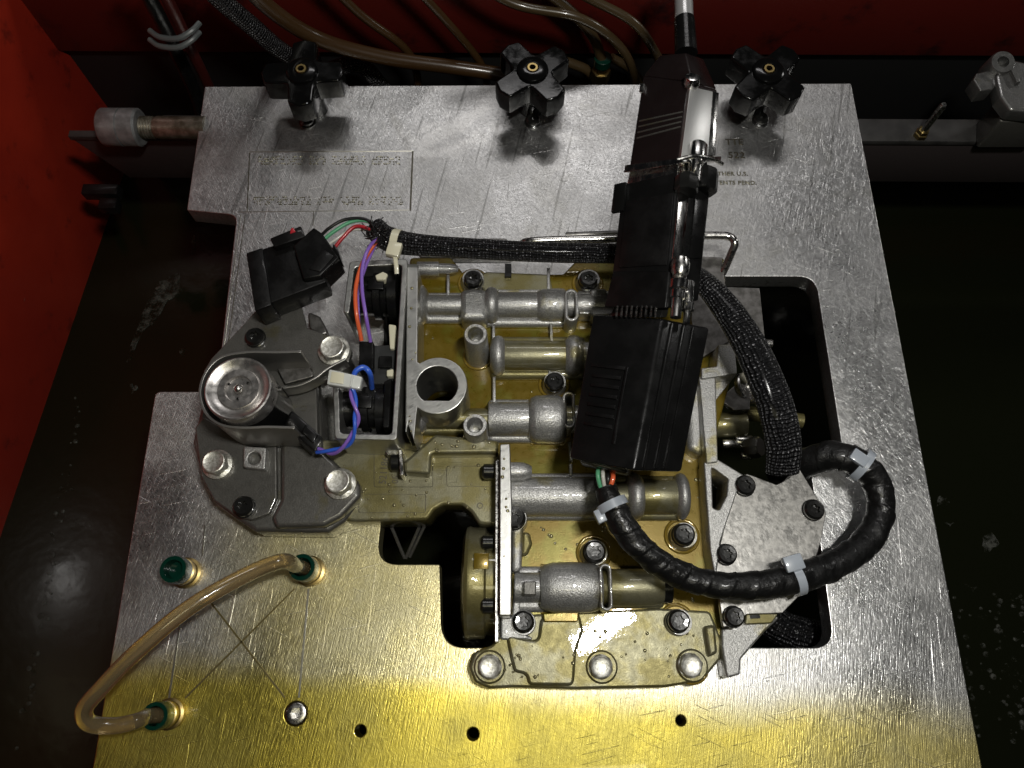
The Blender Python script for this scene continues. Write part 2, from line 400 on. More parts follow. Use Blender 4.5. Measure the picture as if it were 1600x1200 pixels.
# braided sleeve: woven bands from the UV map
m_braid = M('braided_sleeve', (.02, .02, .02), 0, .42, .1, .1); t = NT(m_braid)
uv = t.n('ShaderNodeSeparateXYZ'); t.L(t.tc.outputs['UV'], uv.inputs[0])
U = t.math('MULTIPLY', uv.outputs[0], 2 * math.pi * 11); V = t.math('MULTIPLY', uv.outputs[1], 2 * math.pi * 9 / .030); U = t.math('ADD', U, t.math('MULTIPLY', t.noise(130, 2), 7.0)); V = t.math('ADD', V, t.math('MULTIPLY', t.noise(95, 2), 7.0))
a = t.math('SINE', t.math('ADD', U, V)); b_ = t.math('SINE', t.math('SUBTRACT', U, V))
wv = t.math('MULTIPLY', a, b_); sprk = t.noise(900, 2, .7)
t.set('Base Color', t.mix(t.ramp(t.math('MULTIPLY', t.ramp(wv, .1, .8), t.ramp(sprk, .50, .66)), .2, .8), (.006, .006, .007), (.34, .34, .36)))  # pale flecks paint sparkle into the weave's colour
t.set('Normal', t.bump(wv, .9, .0010, t.bump(sprk, .4, .0005)))
m_tape = M('black_tape', (.006, .006, .006), 0, .40, .15, .15); t = NT(m_tape); t.b.inputs['Specular IOR Level'].default_value = .35
t.set('Normal', t.bump(t.noise(220, 4, .6), .55, .0015)); t.set('Roughness', t.ramp(t.noise(120, 3), .3, .7, .28, .55))
m_sheath = M('grey_cable_sheath', (.42, .42, .42), .4, .28, .5, .08)
m_grey = plastic('grey_moulding', (.030, .031, .031), .40, .5)

# ------------------------------------------------------------------ setting: tank
OILZ = -0.135
def quad(pts): return mesh_from([Vector(p) for p in pts], [[0, 1, 2, 3]])
struct('oil_surface', quad([(-1.2, -.8, OILZ), (1.2, -.8, OILZ), (1.2, 1.0, OILZ), (-1.2, 1.0, OILZ)]), m_oil, 0)
def slab(a, b, z0, z1, th):
    """upright wall from a to b (xy), thick th to the outside"""
    a = Vector((a[0], a[1], 0)); b = Vector((b[0], b[1], 0)); d = (b - a).normalized(); n = Vector((-d.y, d.x, 0)) * th
    q = [a, b, b + n, a + n]
    return hexa([v + Vector((0, 0, z0)) for v in q], [v + Vector((0, 0, z1)) for v in q], .002)
A = P(175, 325, OILZ); B = P(0, 840, OILZ); d = (A - B).normalized()
wl = slab(B - d * .45, A + d * .12, OILZ - .03, .16, .012)
o = struct('tank_wall_left', wl, m_red)
YBW = P(1300, 88, -0.03).y
_d = ray(800, 0); ZBT = CAMH + _d.z * (YBW / _d.y) + .02
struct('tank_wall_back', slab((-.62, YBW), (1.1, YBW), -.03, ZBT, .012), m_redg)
struct('back_gap_sheet', slab((-.62, YBW + .006), (1.1, YBW + .006), OILZ - .03, -.032, .012), m_gap_shade)  # black sheet put where the shaded gap would be

# support rail
ZR = -0.0125
rt0 = P(1500, 186, ZR).y; rt1 = P(1500, 221, ZR).y
rail = thing('support_rail', ((P(100, 228, ZR).x + .95) / 2, rt0, ZR - .03), 'dark steel rail crossing behind the fixture plate and carrying its far edge', 'rail')
xl = P(102, 228, ZR).x
q = lambda x, z: [Vector((x, rt1, z)), Vector((.95, rt1, z)), Vector((.95, rt0, z)), Vector((x, rt0, z))]
xt = P(250, 200, ZR).x
link_mesh('top_flange', hexa(q(xt, ZR - .004), q(xt, ZR), .0006), m_railm, rail)
link_mesh('rail_lip', hexa([Vector((xl, rt1 + .0002, ZR - .004)), Vector((xt - .0005, rt1 + .0002, ZR - .004)), Vector((xt - .0005, rt1 + .005, ZR - .004)), Vector((xl, rt1 + .005, ZR - .004))], [Vector((xl, rt1 + .0002, ZR)), Vector((xt - .0005, rt1 + .0002, ZR)), Vector((xt - .0005, rt1 + .005, ZR)), Vector((xl, rt1 + .005, ZR))], .0005), m_railm, rail)
q2 = lambda x, z: [Vector((x, rt1 + .001, z)), Vector((.95, rt1 + .001, z)), Vector((.95, rt1 + .006, z)), Vector((x, rt1 + .006, z))]
link_mesh('front_web', hexa(q2(xl + .018, ZR - .044), q2(xl + .001, ZR - .0041), .0004), m_web, rail)
for px, py, L_ in ((160, 300, .012), (172, 322, .006)):
    c = P(px, py, ZR - .045); link_mesh('rail_clip', obox(c, (L_, 0, 0), (0, .004, 0), (0, 0, .004), .001), m_blkm, rail)

# threaded pipe with cap, lying on the rail
pz = ZR + .0085
pc = P(200, 199, pz + .004)
pipe = thing('threaded_pipe', (pc.x, pc.y, ZR), 'short threaded zinc pipe with a grey end cap lying on the left of the rail', 'pipe')
p0 = P(170, 199, pz); r_ = S(200, 200, pz)
link_mesh('end_cap', lathe([(0, r_ * 20), (r_ * 3, r_ * 27), (r_ * 6, r_ * 29), (r_ * 34, r_ * 29), (r_ * 34.5, r_ * 27.5), (r_ * 36, r_ * 27.5), (r_ * 36.5, r_ * 29), (r_ * 60, r_ * 29), (r_ * 63, r_ * 26)], p0 - Vector((r_ * 12, 0, 0)), (1, 0, 0), 40), m_pvc, pipe)
pr = [(r_ * 50, r_ * 17)]
for k in range(7): pr += [(r_ * (56 + k * 4.4), r_ * 17.5), (r_ * (58.2 + k * 4.4), r_ * 15.6)]
pr += [(r_ * 90, r_ * 17.5), (r_ * 165, r_ * 17.5)]
link_mesh('pipe_body', lathe(pr, p0 - Vector((r_ * 12, 0, 0)), (1, 0, 0), 32), m_pipe, pipe)

# upright screw on the rail
pc = P(1437, 212, ZR)
scr = thing('rail_stud', pc, 'thin upright steel stud standing on the right end of the rail', 'stud')
link_mesh('stud', lathe([(0, .0021), (.027, .0021), (.0285, .0015)], pc, seg=16), m_steel, scr)
link_mesh('nut', lathe([(0, .0042), (.003, .0042), (.0034, .0036), (.0055, .0034)], pc, seg=6), m_brass, scr)

# die-cast bracket at the right end of the rail
bc = P(1600, 215, ZR)
br = thing('cast_bracket', bc, 'grey die-cast bracket with lug and boss standing at far right on the rail', 'bracket')
link_mesh('post', prism([(1562, 150), (1650, 150), (1650, 190), (1562, 190)], .012, ZR, .002, .001), m_castd, br)
link_mesh('cast_body', prism([(1556, 118), (1580, 92), (1660, 110), (1670, 180), (1580, 172), (1563, 150)], .022, .0125, .003, .0016), m_castm, br)
link_mesh('lug', prism([(1521, 124), (1526, 114), (1553, 108), (1560, 128), (1552, 139), (1532, 142)], .020, .010, .0008, .0008), m_castm, br)
bp = P(1566, 98, .024); s_ = S(1566, 98, .024)
link_mesh('boss', lathe([(-.014, s_ * 19), (0, s_ * 19), (.0012, s_ * 17), (.0012, s_ * 9), (-.008, s_ * 8)], bp, (-.1, -.25, 1), 28), m_castm, br)
link_mesh('rib', bar2((1583, 108), (1592, 128), .0022, .0245, .022), m_castm, br)

# foam flecks on the oil; left streak and small blobs paint in reflections
def blob(pts, z, h=.0008):
    c = Vector((sum(p[0] for p in pts) / len(pts), sum(p[1] for p in pts) / len(pts)))
    out = []
    n = len(pts)
    for i in range(n):
        a = Vector(pts[i][:2]); b = Vector(pts[(i + 1) % n][:2])
        for k in range(4):
            p = a.lerp(b, k / 4); out.append(p + (p - c).normalized() * random.uniform(-.0016, .0016))
    return prism2([out], z + h, z - .001, .0003, 1)
fo = []
for pts in ([(280, 425), (250, 440), (225, 480), (208, 530), (198, 565), (205, 560), (222, 520), (245, 500), (262, 470), (285, 458)],
            [(300, 372), (306, 368), (304, 395), (298, 398)], [(282, 545), (292, 548), (285, 558)], [(205, 600), (214, 604), (208, 615), (200, 612)],
            [(1535, 835), (1552, 832), (1558, 850), (1545, 864), (1532, 855)], [(1468, 775), (1482, 778), (1478, 792), (1465, 790)],
            [(1505, 912), (1530, 918), (1520, 926)], [(1475, 815), (1490, 818), (1484, 824)]):
    fo.append(blob([P(x_, y_, OILZ) for x_, y_ in pts], OILZ))
for k in range(150):  # added blobs standing in for sparkles on the ripples
    if k % 3: x_, y_ = 1600 - abs(random.gauss(0, 60)), random.uniform(930, 1160); x_ = max(x_, 1490 + (y_ - 930) * .18)
    else: y_ = random.uniform(620, 1170); x_ = 32 + (1160 - y_) * .17 + random.gauss(0, 5)
    p = P(x_, y_, OILZ); r_ = random.uniform(.0006, .0022)
    fo.append(lathe([(-.0005, r_), (r_ * .35, r_ * .85), (r_ * .6, r_ * .3)], p, seg=10))
fm = link_mesh('oil_foam_and_glints', join(*fo), m_foam, None, 0); fm['kind'] = 'stuff'; tag(fm, 'thin grey patches of foam and painted glints on the dark oil', 'foam')

# ------------------------------------------------------------------ fixture plate
plate = thing('fixture_plate', (0, 0, -.0125), 'large scratched aluminium fixture plate with cut-outs, holding the valve body', 'plate')
out = [(320, 135), (1330, 130), (1552, 1290), (130, 1290), (243, 612), (338, 612), (370, 336), (292, 328)]
rr = [.001, .001, .001, .001, .003, .004, .006, .001]
lp = fillet([P(*p) for p in out], rr)
hole = [(600, 432), (1274, 432), (1320, 724), (1266, 730), (1303, 1012), (690, 1012), (687, 882), (588, 882), (600, 780)]
hl = fillet([P(*p) for p in hole], [.005, .010, .004, .004, .010, .012, .0004, .010, .002], 7)
small = [circle2(P(x_, y_), S(x_, y_) * r_, 20) for x_, y_, r_ in ((563, 1142, 9), (739, 1147, 9.5), (1064, 1126, 8), (462, 1115, 18))]
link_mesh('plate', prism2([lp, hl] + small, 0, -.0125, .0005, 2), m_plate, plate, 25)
def line(a, b, wd, mat): link_mesh('engraved_line', bar2(a, b, wd, .00012, -.0002, .00005), mat, plate, 0)
for a_, b_, w_, mm in (((390, 237), (646, 236), .0007, m_eng), ((645, 236), (641, 329), .0010, m_engd), ((390, 238), (386, 330), .0007, m_engd), ((372, 331), (641, 328), .0005, m_eng),
                       ((383, 335), (356, 540), .0005, m_engd), ((376, 335), (350, 540), .0005, m_eng), ((490, 330), (489, 352), .0004, m_engd),
                       ((325, 936), (445, 1090), .0009, m_scribe), ((460, 920), (289, 1091), .0009, m_scribe), ((283, 962), (264, 1091), .0010, m_eng),
                       ((482, 920), (467, 1090), .0009, m_eng), ((320, 820), (316, 869), .0008, m_eng)):
    line(a_, b_, w_, mm)
def dots(x0, x1, y0, groups):
    ms = []; n = sum(groups) + len(groups) - 1; k = 0
    cw = (x1 - x0) / n
    for gi, g in enumerate(groups):
        for c in range(g):
            cx = x0 + (k + .5) * cw; k += 1
            for row in range(4):
                for cc in range(3):
                    if random.random() < .34:
                        p = P(cx + (cc - 1) * cw * .30, y0 + (row - 1.5) * 3.6, 0)
                        ms.append(lathe([(-.0002, .0007), (.00040, .00025)], p, seg=6))
        k += 1
    return join(*ms)
link_mesh('stamped_row', dots(402, 625, 250, [8, 3, 6, 5]), m_eng, plate, 0)
link_mesh('stamped_row', dots(403, 626, 251, [8, 3, 6, 5]), m_engm, plate, 0)  # darker copies of both rows paint in the punch marks' shadow
link_mesh('stamped_row', dots(396, 631, 314, [10, 3, 4, 6]), m_engm, plate, 0)
link_mesh('stamped_row', dots(395, 630, 313, [10, 3, 4, 6]), m_eng, plate, 0)
for s_, px, py, sz, mm in (('TTE', 1134, 226, .0058, m_engd), ('522', 1138, 247, .0062, m_engd), ('OTHER U.S.', 1113, 274, .0037, m_engm), ('PATENTS PEND.', 1105, 288, .0037, m_engm)):
    link_mesh('stamped_lettering', text_mesh(s_, sz, P(px, py, .0), 0, .00005, 1.12, -.0001, 1.0, .00028), mm, plate, 0)
def socket_screw(parent, px, py, z, r_px, h, mat, name='screw'):
    c = P(px, py, z); r = S(px, py, z) * r_px
    def rf(th, i): return (1.0 if i < 4 else (math.cos(math.pi / 6) / math.cos((th % (math.pi / 3)) - math.pi / 6)))
    return link_mesh(name, lathe([(-h, r), (-.0008, r), (-.0002, r * .95), (0, r * .86), (0, r * .56), (-.0070, r * .50)], c, seg=36, rf=rf), mat, parent)
socket_screw(plate, 462, 1115, .0002, 16.5, .008, m_steel)
# locating pins in front of the knobs
for px, py in ((479, 186), (833, 186), (1190, 184)):
    c = P(px, py, .003); r = S(px, py) * 11
    link_mesh('locating_pin', lathe([(-.003, r * 1.2), (-.002, r * 1.2), (-.0015, r), (0, r), (.0008, r * .8), (.0008, r * .45), (-.001, r * .4)], c, seg=28), m_oxide, plate)

# star knobs
def knob(px, py, ph, label):
    zt = .031; c = P(px, py, zt); s_ = S(px, py, zt)
    k = thing('star_knob', (c.x, c.y, 0), label, 'knob', 'star knobs clamping the far edge of the plate')
    lp = []
    for q_ in range(4):
        a0 = ph + q_ * math.pi / 2
        for da, rr_ in ((-.34, 58), (-.29, 62), (0, 65), (.29, 62), (.34, 58)): lp.append((a0 + da, rr_))
        for k_ in range(1, 8):
            u_ = k_ / 8; an = a0 + .34 + u_ * (math.pi / 2 - .68); lp.append((an, 58 - 26 * math.sin(math.pi * u_) ** .75))
    lp = [Vector((c.x + s_ * r_ * math.cos(a_), c.y + s_ * r_ * math.sin(a_))) for a_, r_ in lp]
    link_mesh('wing_body', prism2([lp], zt, zt - .0145, .0012, 3), m_knob, k)
    link_mesh('hub', lathe([(-zt + .0002, s_ * 22), (-.022, s_ * 22), (-.016, s_ * 27), (-.001, s_ * 26), (.0015, s_ * 24), (.0024, s_ * 20), (.0024, s_ * 10), (.001, s_ * 9)], c, seg=36), m_knob, k)
    link_mesh('threaded_insert', lathe([(-.002, s_ * 9), (.0022, s_ * 9), (.0028, s_ * 8), (.0028, s_ * 5), (.001, s_ * 4.5)], c, seg=24), m_brass, k)
    return k
knob(472, 112, R(-88), 'black star knob with one wing towards camera, leftmost on the plate')
knob(832, 110, R(38), 'black star knob between the clear hoses and metal plug, middle of three')
knob(1200, 112, R(45), 'black star knob to the right of the metal plug hood')

# push-in fittings and clear hose
def fitting(px, py, label, hgt=.018, coll=14):
    b = P(px, py, 0); s_ = S(px, py, .01)
    f = thing('push_fitting', b, label, 'fitting', 'green push-in fittings on the plate')
    link_mesh('brass_body', lathe([(0, s_ * 24), (.0032, s_ * 24), (.0036, s_ * 20), (.006, s_ * 19), (.0065, s_ * 21), (.009, s_ * 21), (.0095, s_ * 17), (.011, s_ * 17)], b, seg=30), m_brass, f)
    link_mesh('collar', lathe([(.010, s_ * 17), (.0105, s_ * 20.5), (hgt - .002, s_ * 21), (hgt, s_ * 20), (hgt, s_ * 14.5), (hgt - .006, s_ * 13.5)], b, seg=30), m_green, f)
    return f
fitting(294, 896, 'empty green push fitting with open mouth, left on the plate')
fitting(486, 893, 'green push fitting holding the upper end of the clear hose')
fitting(268, 1115, 'green push fitting holding the lower end of the clear hose')
t1 = P(486, 893, 0); t2 = P(268, 1115, 0)
hp = [t1 + Vector((0, 0, .010)), t1 + Vector((-.001, 0, .024)), P(440, 877, .037), P(385, 898, .046), P(295, 950, .054), P(212, 1020, .055), P(158, 1076, .050), P(132, 1108, .045), P(140, 1130, .040), P(178, 1134, .033), P(212, 1127, .028), t2 + Vector((-.002, 0, .020)), t2 + Vector((0, 0, .010))]
ho = link_mesh('clear_hose', tube(hp, .0034, 20, 8), m_hose, None, 60)
tag(ho, 'amber-tinted clear hose looping over the left edge of the plate', 'hose')

# ------------------------------------------------------------------ bolts
def torx(parent, px, py, z, r_px, h=.006, mat=None, name='bolt'):
    c = P(px, py, z); r = S(px, py, z) * r_px; ph = random.uniform(0, 1)
    def rf(th, i): return 1.0 if i < 6 else (1 + .16 * math.cos(6 * (th + ph)))
    return link_mesh(name, lathe([(-h - .002, r * .8), (-h, r * 1.08), (-h + .0008, r * 1.08), (-h + .001, r), (-.0012, r), (0, r * .80), (-.0001, r * .46), (-.0022, r * .42)], c, seg=36, rf=rf), mat or m_oxide, parent)
def hexbolt(parent, px, py, z, r_px, h=.006, mat=None, name='bolt', flange=1.25):
    c = P(px, py, z); r = S(px, py, z) * r_px; ph = random.uniform(0, 1)
    def rf(th, i):
        hx = math.cos(math.pi / 6) / math.cos(((th + ph) % (math.pi / 3)) - math.pi / 6)
        return hx * 1.08 if i in (3, 4) else 1.0
    return link_mesh(name, lathe([(-h - .001, r * flange), (-h + .0012, r * flange), (-h + .0018, r * 1.05), (-h + .002, r), (-.0012, r), (-.0002, r * .92), (0, r * .84), (-.0005, r * .66), (-.0004, r * .1)], c, seg=36, rf=rf), mat or m_zinc, parent)

# ------------------------------------------------------------------ valve body
ZF = .010          # channel floor
vb = thing('valve_body', P(900, 750, 0), 'oily cast aluminium transmission valve body bolted down in the plate opening', 'valve body')
base = [(640, 402), (705, 402), (725, 428), (880, 428), (905, 402), (1132, 402), (1140, 600), (1108, 720), (1120, 860), (1128, 1000), (1126, 1030), (1108, 1052), (1098, 1064), (1065, 1070), (1040, 1074), (900, 1077), (800, 1074), (765, 1076), (742, 1066), (733, 1043), (742, 1019), (768, 1008), (782, 985), (778, 960), (776, 705), (640, 700)]
_rc = P(683, 602, .040); _rs = S(683, 602, .040)
link_mesh('channel_floor', prism2([fillet([P(x_, y_, ZF) for x_, y_ in base], .0025), circle2(_rc, _rs * 33, 36)], ZF, -.006, .0009), m_floor, vb)
nf = [(790, 962), (1030, 950), (1110, 955), (1128, 1000), (1126, 1030), (1108, 1052), (1098, 1064), (1065, 1070), (1040, 1074), (900, 1077), (800, 1074), (765, 1076), (742, 1066), (733, 1043), (742, 1019), (768, 1008), (784, 990)]
link_mesh('near_flange', prism(nf, ZF + .0015, ZF - .004, .003, .0012), m_castg, vb)
link_mesh('back_ledge', prism([(745, 432), (760, 424), (858, 428), (866, 460), (760, 462)], ZF + .004, ZF - .004, .003, .001), m_castg, vb)
link_mesh('rear_lip', prism([(655, 372), (790, 372), (805, 385), (800, 402), (655, 402)], .003, .0001, .002, .0006), m_dsteel, vb)
link_mesh('rear_rib', bar2((794, 412), (794, 432), .0035, ZF + .006, 0), m_oxide, vb)

def bore(y, segs, zc=None, mat=None, name='valve_bore'):
    """stepped bore running left to right; segs = (x0, x1, radius px, dome)"""
    zc = zc or ZF + .007
    for x0, x1, r, kind in segs:
        a = P(x0, y, zc); b = P(x1, y, zc); s_ = S((x0 + x1) / 2, y, zc) * r; L_ = (b - a).length
        if kind == 'cyl': pr = [(0, s_ * .97), (L_ * .04, s_), (L_ * .96, s_), (L_, s_ * .97)]
        elif kind == 'dome': pr = [(0, s_ * .55), (L_ * .12, s_ * .82), (L_ * .3, s_ * .96), (L_ * .5, s_), (L_ * .72, s_ * .95), (L_ * .9, s_ * .80), (L_, s_ * .55)]
        elif kind == 'domeL': pr = [(0, s_ * .98), (L_ * .35, s_), (L_ * .65, s_ * .93), (L_ * .85, s_ * .78), (L_, s_ * .55)]
        elif kind == 'barrel': pr = [(0, s_ * .78), (L_ * .08, s_ * .9), (L_ * .2, s_ * .98), (L_ * .5, s_), (L_ * .8, s_ * .98), (L_ * .92, s_ * .9), (L_, s_ * .78)]
        link_mesh(name, lathe(pr, a, (b - a), 40), mat or m_cast, vb, 50)
bore(477, [(648, 670, 33, 'domeL'), (664, 724, 16, 'cyl'), (756, 781, 29, 'dome'), (776, 846, 21, 'cyl'), (838, 886, 26, 'barrel'), (884, 1000, 18, 'cyl')])
link_mesh('valve_bore', prism([(719, 452), (740, 448), (762, 452), (762, 498), (719, 498)], ZF + .014, ZF - .002, .003, .003), m_cast, vb)
bore(556, [(766, 791, 32, 'dome'), (880, 912, 33, 'dome'), (905, 960, 22, 'cyl')], mat=None)
bore(556, [(786, 888, 24, 'cyl')], mat=m_castg)
bore(655, [(640, 668, 26, 'domeL'), (764, 836, 27, 'cyl'), (826, 884, 38, 'barrel'), (880, 960, 22, 'cyl')])
bore(655, [(660, 770, 15, 'cyl')], mat=m_castg)
bore(737, [(797, 831, 15, 'domeL')], zc=ZF + .013)
bore(776, [(797, 940, 31, 'cyl'), (978, 1006, 37, 'dome'), (1052, 1075, 37, 'dome')], zc=ZF + .006)
bore(776, [(930, 985, 22, 'cyl'), (1000, 1060, 28, 'cyl')], zc=ZF + .006, mat=m_castg)
bore(918, [(804, 850, 23, 'cyl'), (844, 940, 39, 'barrel')], zc=ZF + .006)
bore(918, [(935, 1038, 29, 'barrel')], zc=ZF + .006, mat=m_castg)
bore(918, [(1034, 1048, 24, 'cyl')], zc=ZF + .006, mat=m_oxide, name='seal_ring')
link_mesh('valve_bore', prism([(818, 908), (838, 908), (838, 930), (818, 930)], ZF + .0175, ZF + .004, .001, .0006), m_castd, vb)
bore(420, [(652, 686, 11, 'cyl'), (680, 716, 8.5, 'domeL')], zc=ZF + .008)
# cast skirts that carry the bores down to the floor
for x0, x1, y0, y1, mm in ((652, 728, 455, 502, m_cast), (756, 886, 448, 508, m_cast), (766, 915, 524, 590, m_castg), (762, 884, 622, 690, m_cast), (652, 766, 636, 678, m_castg), (800, 940, 738, 812, m_cast), (935, 1075, 742, 812, m_castg), (805, 942, 884, 956, m_cast), (936, 1040, 888, 950, m_castg), (900, 962, 452, 498, m_cast)):
    link_mesh('bore_skirt', prism([(x0, y0), (x1, y0), (x1, y1), (x0, y1)], ZF + .0042, ZF - .001, .003, .0026), mm, vb)
# slotted retainer rings
def slot(px, py, wpx, hpx, z1=ZF + .016):
    s_ = S(px, py, z1); c = P(px, py, z1); hw = s_ * wpx / 2; hh = s_ * hpx / 2
    def stad(k):
        o_ = []
        for i in range(24):
            th = 2 * math.pi * i / 24; yy = (hh - hw) * (1 if math.sin(th) > 0 else -1)
            o_.append(Vector((c.x + (hw - k) * math.cos(th), c.y + yy + (hw - k) * math.sin(th))))
        return o_
    link_mesh('retainer_slot', prism2([stad(0), stad(hw * .46)], z1, ZF - .001, .0006, 2), m_cast, vb)
slot(893, 476, 22, 56); slot(889, 640, 20, 60); slot(947, 917, 20, 72, ZF + .018)
link_mesh('retainer_slot', prism([(905, 462), (922, 462), (922, 490), (905, 490)], ZF + .010, ZF, .001, .0005, holes=[[(908, 466), (918, 466), (918, 486), (908, 486)]]), m_cast, vb)
link_mesh('retainer_slot', prism([(922, 452), (946, 450), (962, 480), (962, 492), (924, 494)], ZF + .012, ZF - .001, .002, .001), m_cast, vb)
# thin webs
for a_, b_ in (((700, 425), (700, 465)), ((857, 418), (857, 456)), ((861, 505), (862, 534)), ((771, 508), (771, 530)), ((772, 588), (772, 628)), ((859, 578), (860, 600)), ((892, 725), (892, 745)), ((893, 720), (890, 690))):
    link_mesh('web', bar2(a_, b_, .0016, ZF + .005, ZF - .001, .0006), m_cast, vb)
# tall threaded posts
def post(px, py, r_px, h=.029):
    c = P(px, py, ZF + h); s_ = S(px, py, ZF + h)
    link_mesh('threaded_post', lathe([(-h - .001, s_ * (r_px + 4)), (-h + .002, s_ * (r_px + 1)), (-.001, s_ * r_px), (0, s_ * (r_px - 1.5)), (0, s_ * (r_px * .68)), (-.001, s_ * r_px * .58), (-.012, s_ * r_px * .40)], c, seg=32), m_cast, vb)
post(743, 522, 18.5); post(742, 664, 19, .026)
# bolt bosses and bolts in the channels
for px, py, r_, zz in ((739, 433, 14, .012), (920, 434, 14.5, .012), (867, 594, 14.5, .012), (803, 808, 17.5, .015), (930, 861, 17, .012), (1070, 834, 17, .011), (818, 971, 16, .010), (1062, 970, 17, .011)):
    c = P(px, py + 2, ZF + zz - .005); s_ = S(px, py, ZF + zz)
    link_mesh('bolt_boss', lathe([(-zz, s_ * (r_ + 9)), (-zz + .004, s_ * (r_ + 5)), (-.001, s_ * (r_ + 3.5)), (0, s_ * (r_ + 2.5))], c, seg=30), m_cast, vb)
    torx(vb, px, py, ZF + zz, r_, .0052)
for px, py in ((765, 1042), (940, 1042), (1081, 1040)):
    c = P(px, py, ZF + .0015); s_ = S(px, py, ZF)
    link_mesh('bolt_boss', lathe([(-.004, s_ * 28), (.0002, s_ * 25), (.0010, s_ * 22)], c, seg=30), m_castg, vb)
    hexbolt(vb, px, py, ZF + .0065, 18, .005, flange=1.06)
# flange rail with ring (left) and centre wall
ZW = .040
ringc = P(683, 602, ZW); rs = S(683, 602, ZW)
arc = []
for k in range(25):
    th = R(128) - R(256) * k / 24
    arc.append(Vector((ringc.x + rs * 47 * math.cos(th), ringc.y + rs * 47 * math.sin(th))))
lp = fillet([P(633, 690, ZW), P(636, 412, ZW), P(653, 412, ZW), P(652, 565, ZW)], [.0006, .0006, .0006, 0]) + arc + [P(651, 645, ZW), P(647, 690, ZW)]
hl = [Vector((ringc.x + rs * 32 * math.cos(th), max(ringc.y + rs * 32 * math.sin(th), ringc.y - rs * 25))) for th in [2 * math.pi * k / 40 for k in range(40)]]
link_mesh('side_flange', prism2([lp, hl], ZW, .004, .0005, 2), m_mach, vb, 25)
link_mesh('centre_wall', prism([(781, 694), (797, 693), (800, 790), (799, 962), (780, 962)], .036, .002, .001, .0005), m_mach, vb)
link_mesh('wall_gasket', prism([(774, 720), (780, 718), (779, 1003), (773, 1003)], .030, -.004, .0004, .0003), m_steel, vb)
link_mesh('wall_foot', prism([(782, 962), (800, 965), (803, 905), (816, 905), (812, 985), (838, 1000), (782, 1000)], ZF + .004, ZF - .002, .0015, .001), m_cast, vb)
link_mesh('wall_stub', prism([(800, 815), (818, 818), (815, 890), (800, 895)], ZF + .010, ZF, .002, .0016), m_cast, vb)
link_mesh('wall_stub', prism([(815, 830), (828, 832), (832, 850), (824, 868), (814, 868)], ZF + .006, ZF, .002, .0016), m_castg, vb)
for px, py, r_ in ((768, 737, 12), (767, 848, 12), (767, 946, 12)):
    c = P(px, py, .022); s_ = S(px, py, .022)
    link_mesh('side_bolt', lathe([(0, s_ * 8), (.001, s_ * r_), (.0055, s_ * r_), (.006, s_ * 8)], c + Vector((-.0045, 0, 0)), (1, 0, 0), 20), m_oxide, vb)
# end cover beside the centre wall
c = P(752, 910, .0); s_ = S(752, 910, 0)
link_mesh('end_cover', lathe([(-.0085, .022), (-.007, .0262), (-.0055, .0268), (-.004, .0262), (.002, .0262), (.003, .0245), (.0075, .0245)], c, (1, 0, 0), 64), m_castg, vb, 40)
link_mesh('amber_window', obox(P(752, 877, .0262), (.0034, 0, 0), (0, .0036, 0), (0, 0, .0012), .0003), m_floor, vb)
# near flange pads
link_mesh('flange_pad', prism([(790, 990), (840, 1002), (845, 965), (905, 955), (912, 985), (901, 1018), (897, 1072), (826, 1071), (822, 1054), (803, 1050), (796, 1020)], ZF + .0042, ZF - .002, .003, .0014), m_castg, vb)
link_mesh('flange_pad', prism([(848, 958), (905, 955), (903, 972), (850, 972)], ZF + .0062, ZF + .002, .001, .0006), m_floor, vb)
link_mesh('flange_rib', prism([(1100, 978), (1118, 975), (1122, 1020), (1108, 1028)], ZF + .006, ZF - .002, .002, .0015), m_castg, vb)
# lower-left transfer casting with recessed panels
lc = [(498, 686), (640, 690), (780, 700), (780, 822), (748, 818), (736, 800), (722, 789), (692, 789), (678, 797), (668, 812), (560, 815), (498, 810)]
link_mesh('transfer_casting', prism(lc, .016, -.004, .003, .0015), m_castg, vb)
for pts in ([(584, 700), (676, 704), (677, 761), (584, 761)], [(560, 772), (666, 772), (665, 801), (560, 801)], [(697, 728), (776, 728), (776, 760), (698, 760)]):
    lp = fillet([P(x_, y_, .0163) for x_, y_ in pts], .0012); cc = sum(lp, Vector((0, 0))) / len(lp)
    lin = [cc + (p - cc) * .982 for p in lp]
    link_mesh('panel_outline', prism2([lp, lin], .0163, .0155, .0001, 1), m_engd, vb, 0)
link_mesh('cast_number', text_mesh('5211864', .0052, P(603, 757, .0161), R(87), .00015, 1.0, sx=.88), m_engd, vb, 0)
link_mesh('cast_number', text_mesh('05', .0046, P(622, 756, .0161), R(87), .00015, 1.0, sx=.9), m_engd, vb, 0)
link_mesh('dimple', lathe([(-.001, .0015), (.0002, .0015), (.0002, .0011), (-.0006, .0008)], P(750, 790, .016), seg=18), m_engd, vb)
link_mesh('upper_block', prism([(632, 738), (630, 722), (655, 700), (680, 678), (779, 688), (779, 708), (674, 709), (672, 741)], .0245, .010, .0018, .0016), m_castg, vb)
link_mesh('drip_lip', prism([(600, 704), (628, 700), (628, 712), (604, 712)], .022, .012, .001, .0006), m_steel, vb)
link_mesh('clip_edge', prism([(622, 702), (628, 702), (631, 742), (625, 744)], .027, .012, .0006, .0004), m_steel, vb)
c = P(616, 723, .020); link_mesh('side_bolt', lathe([(0, .003), (.001, .0042), (.0045, .0042)], c - Vector((.002, 0, 0)), (1, 0, 0), 22), m_oxide, vb)
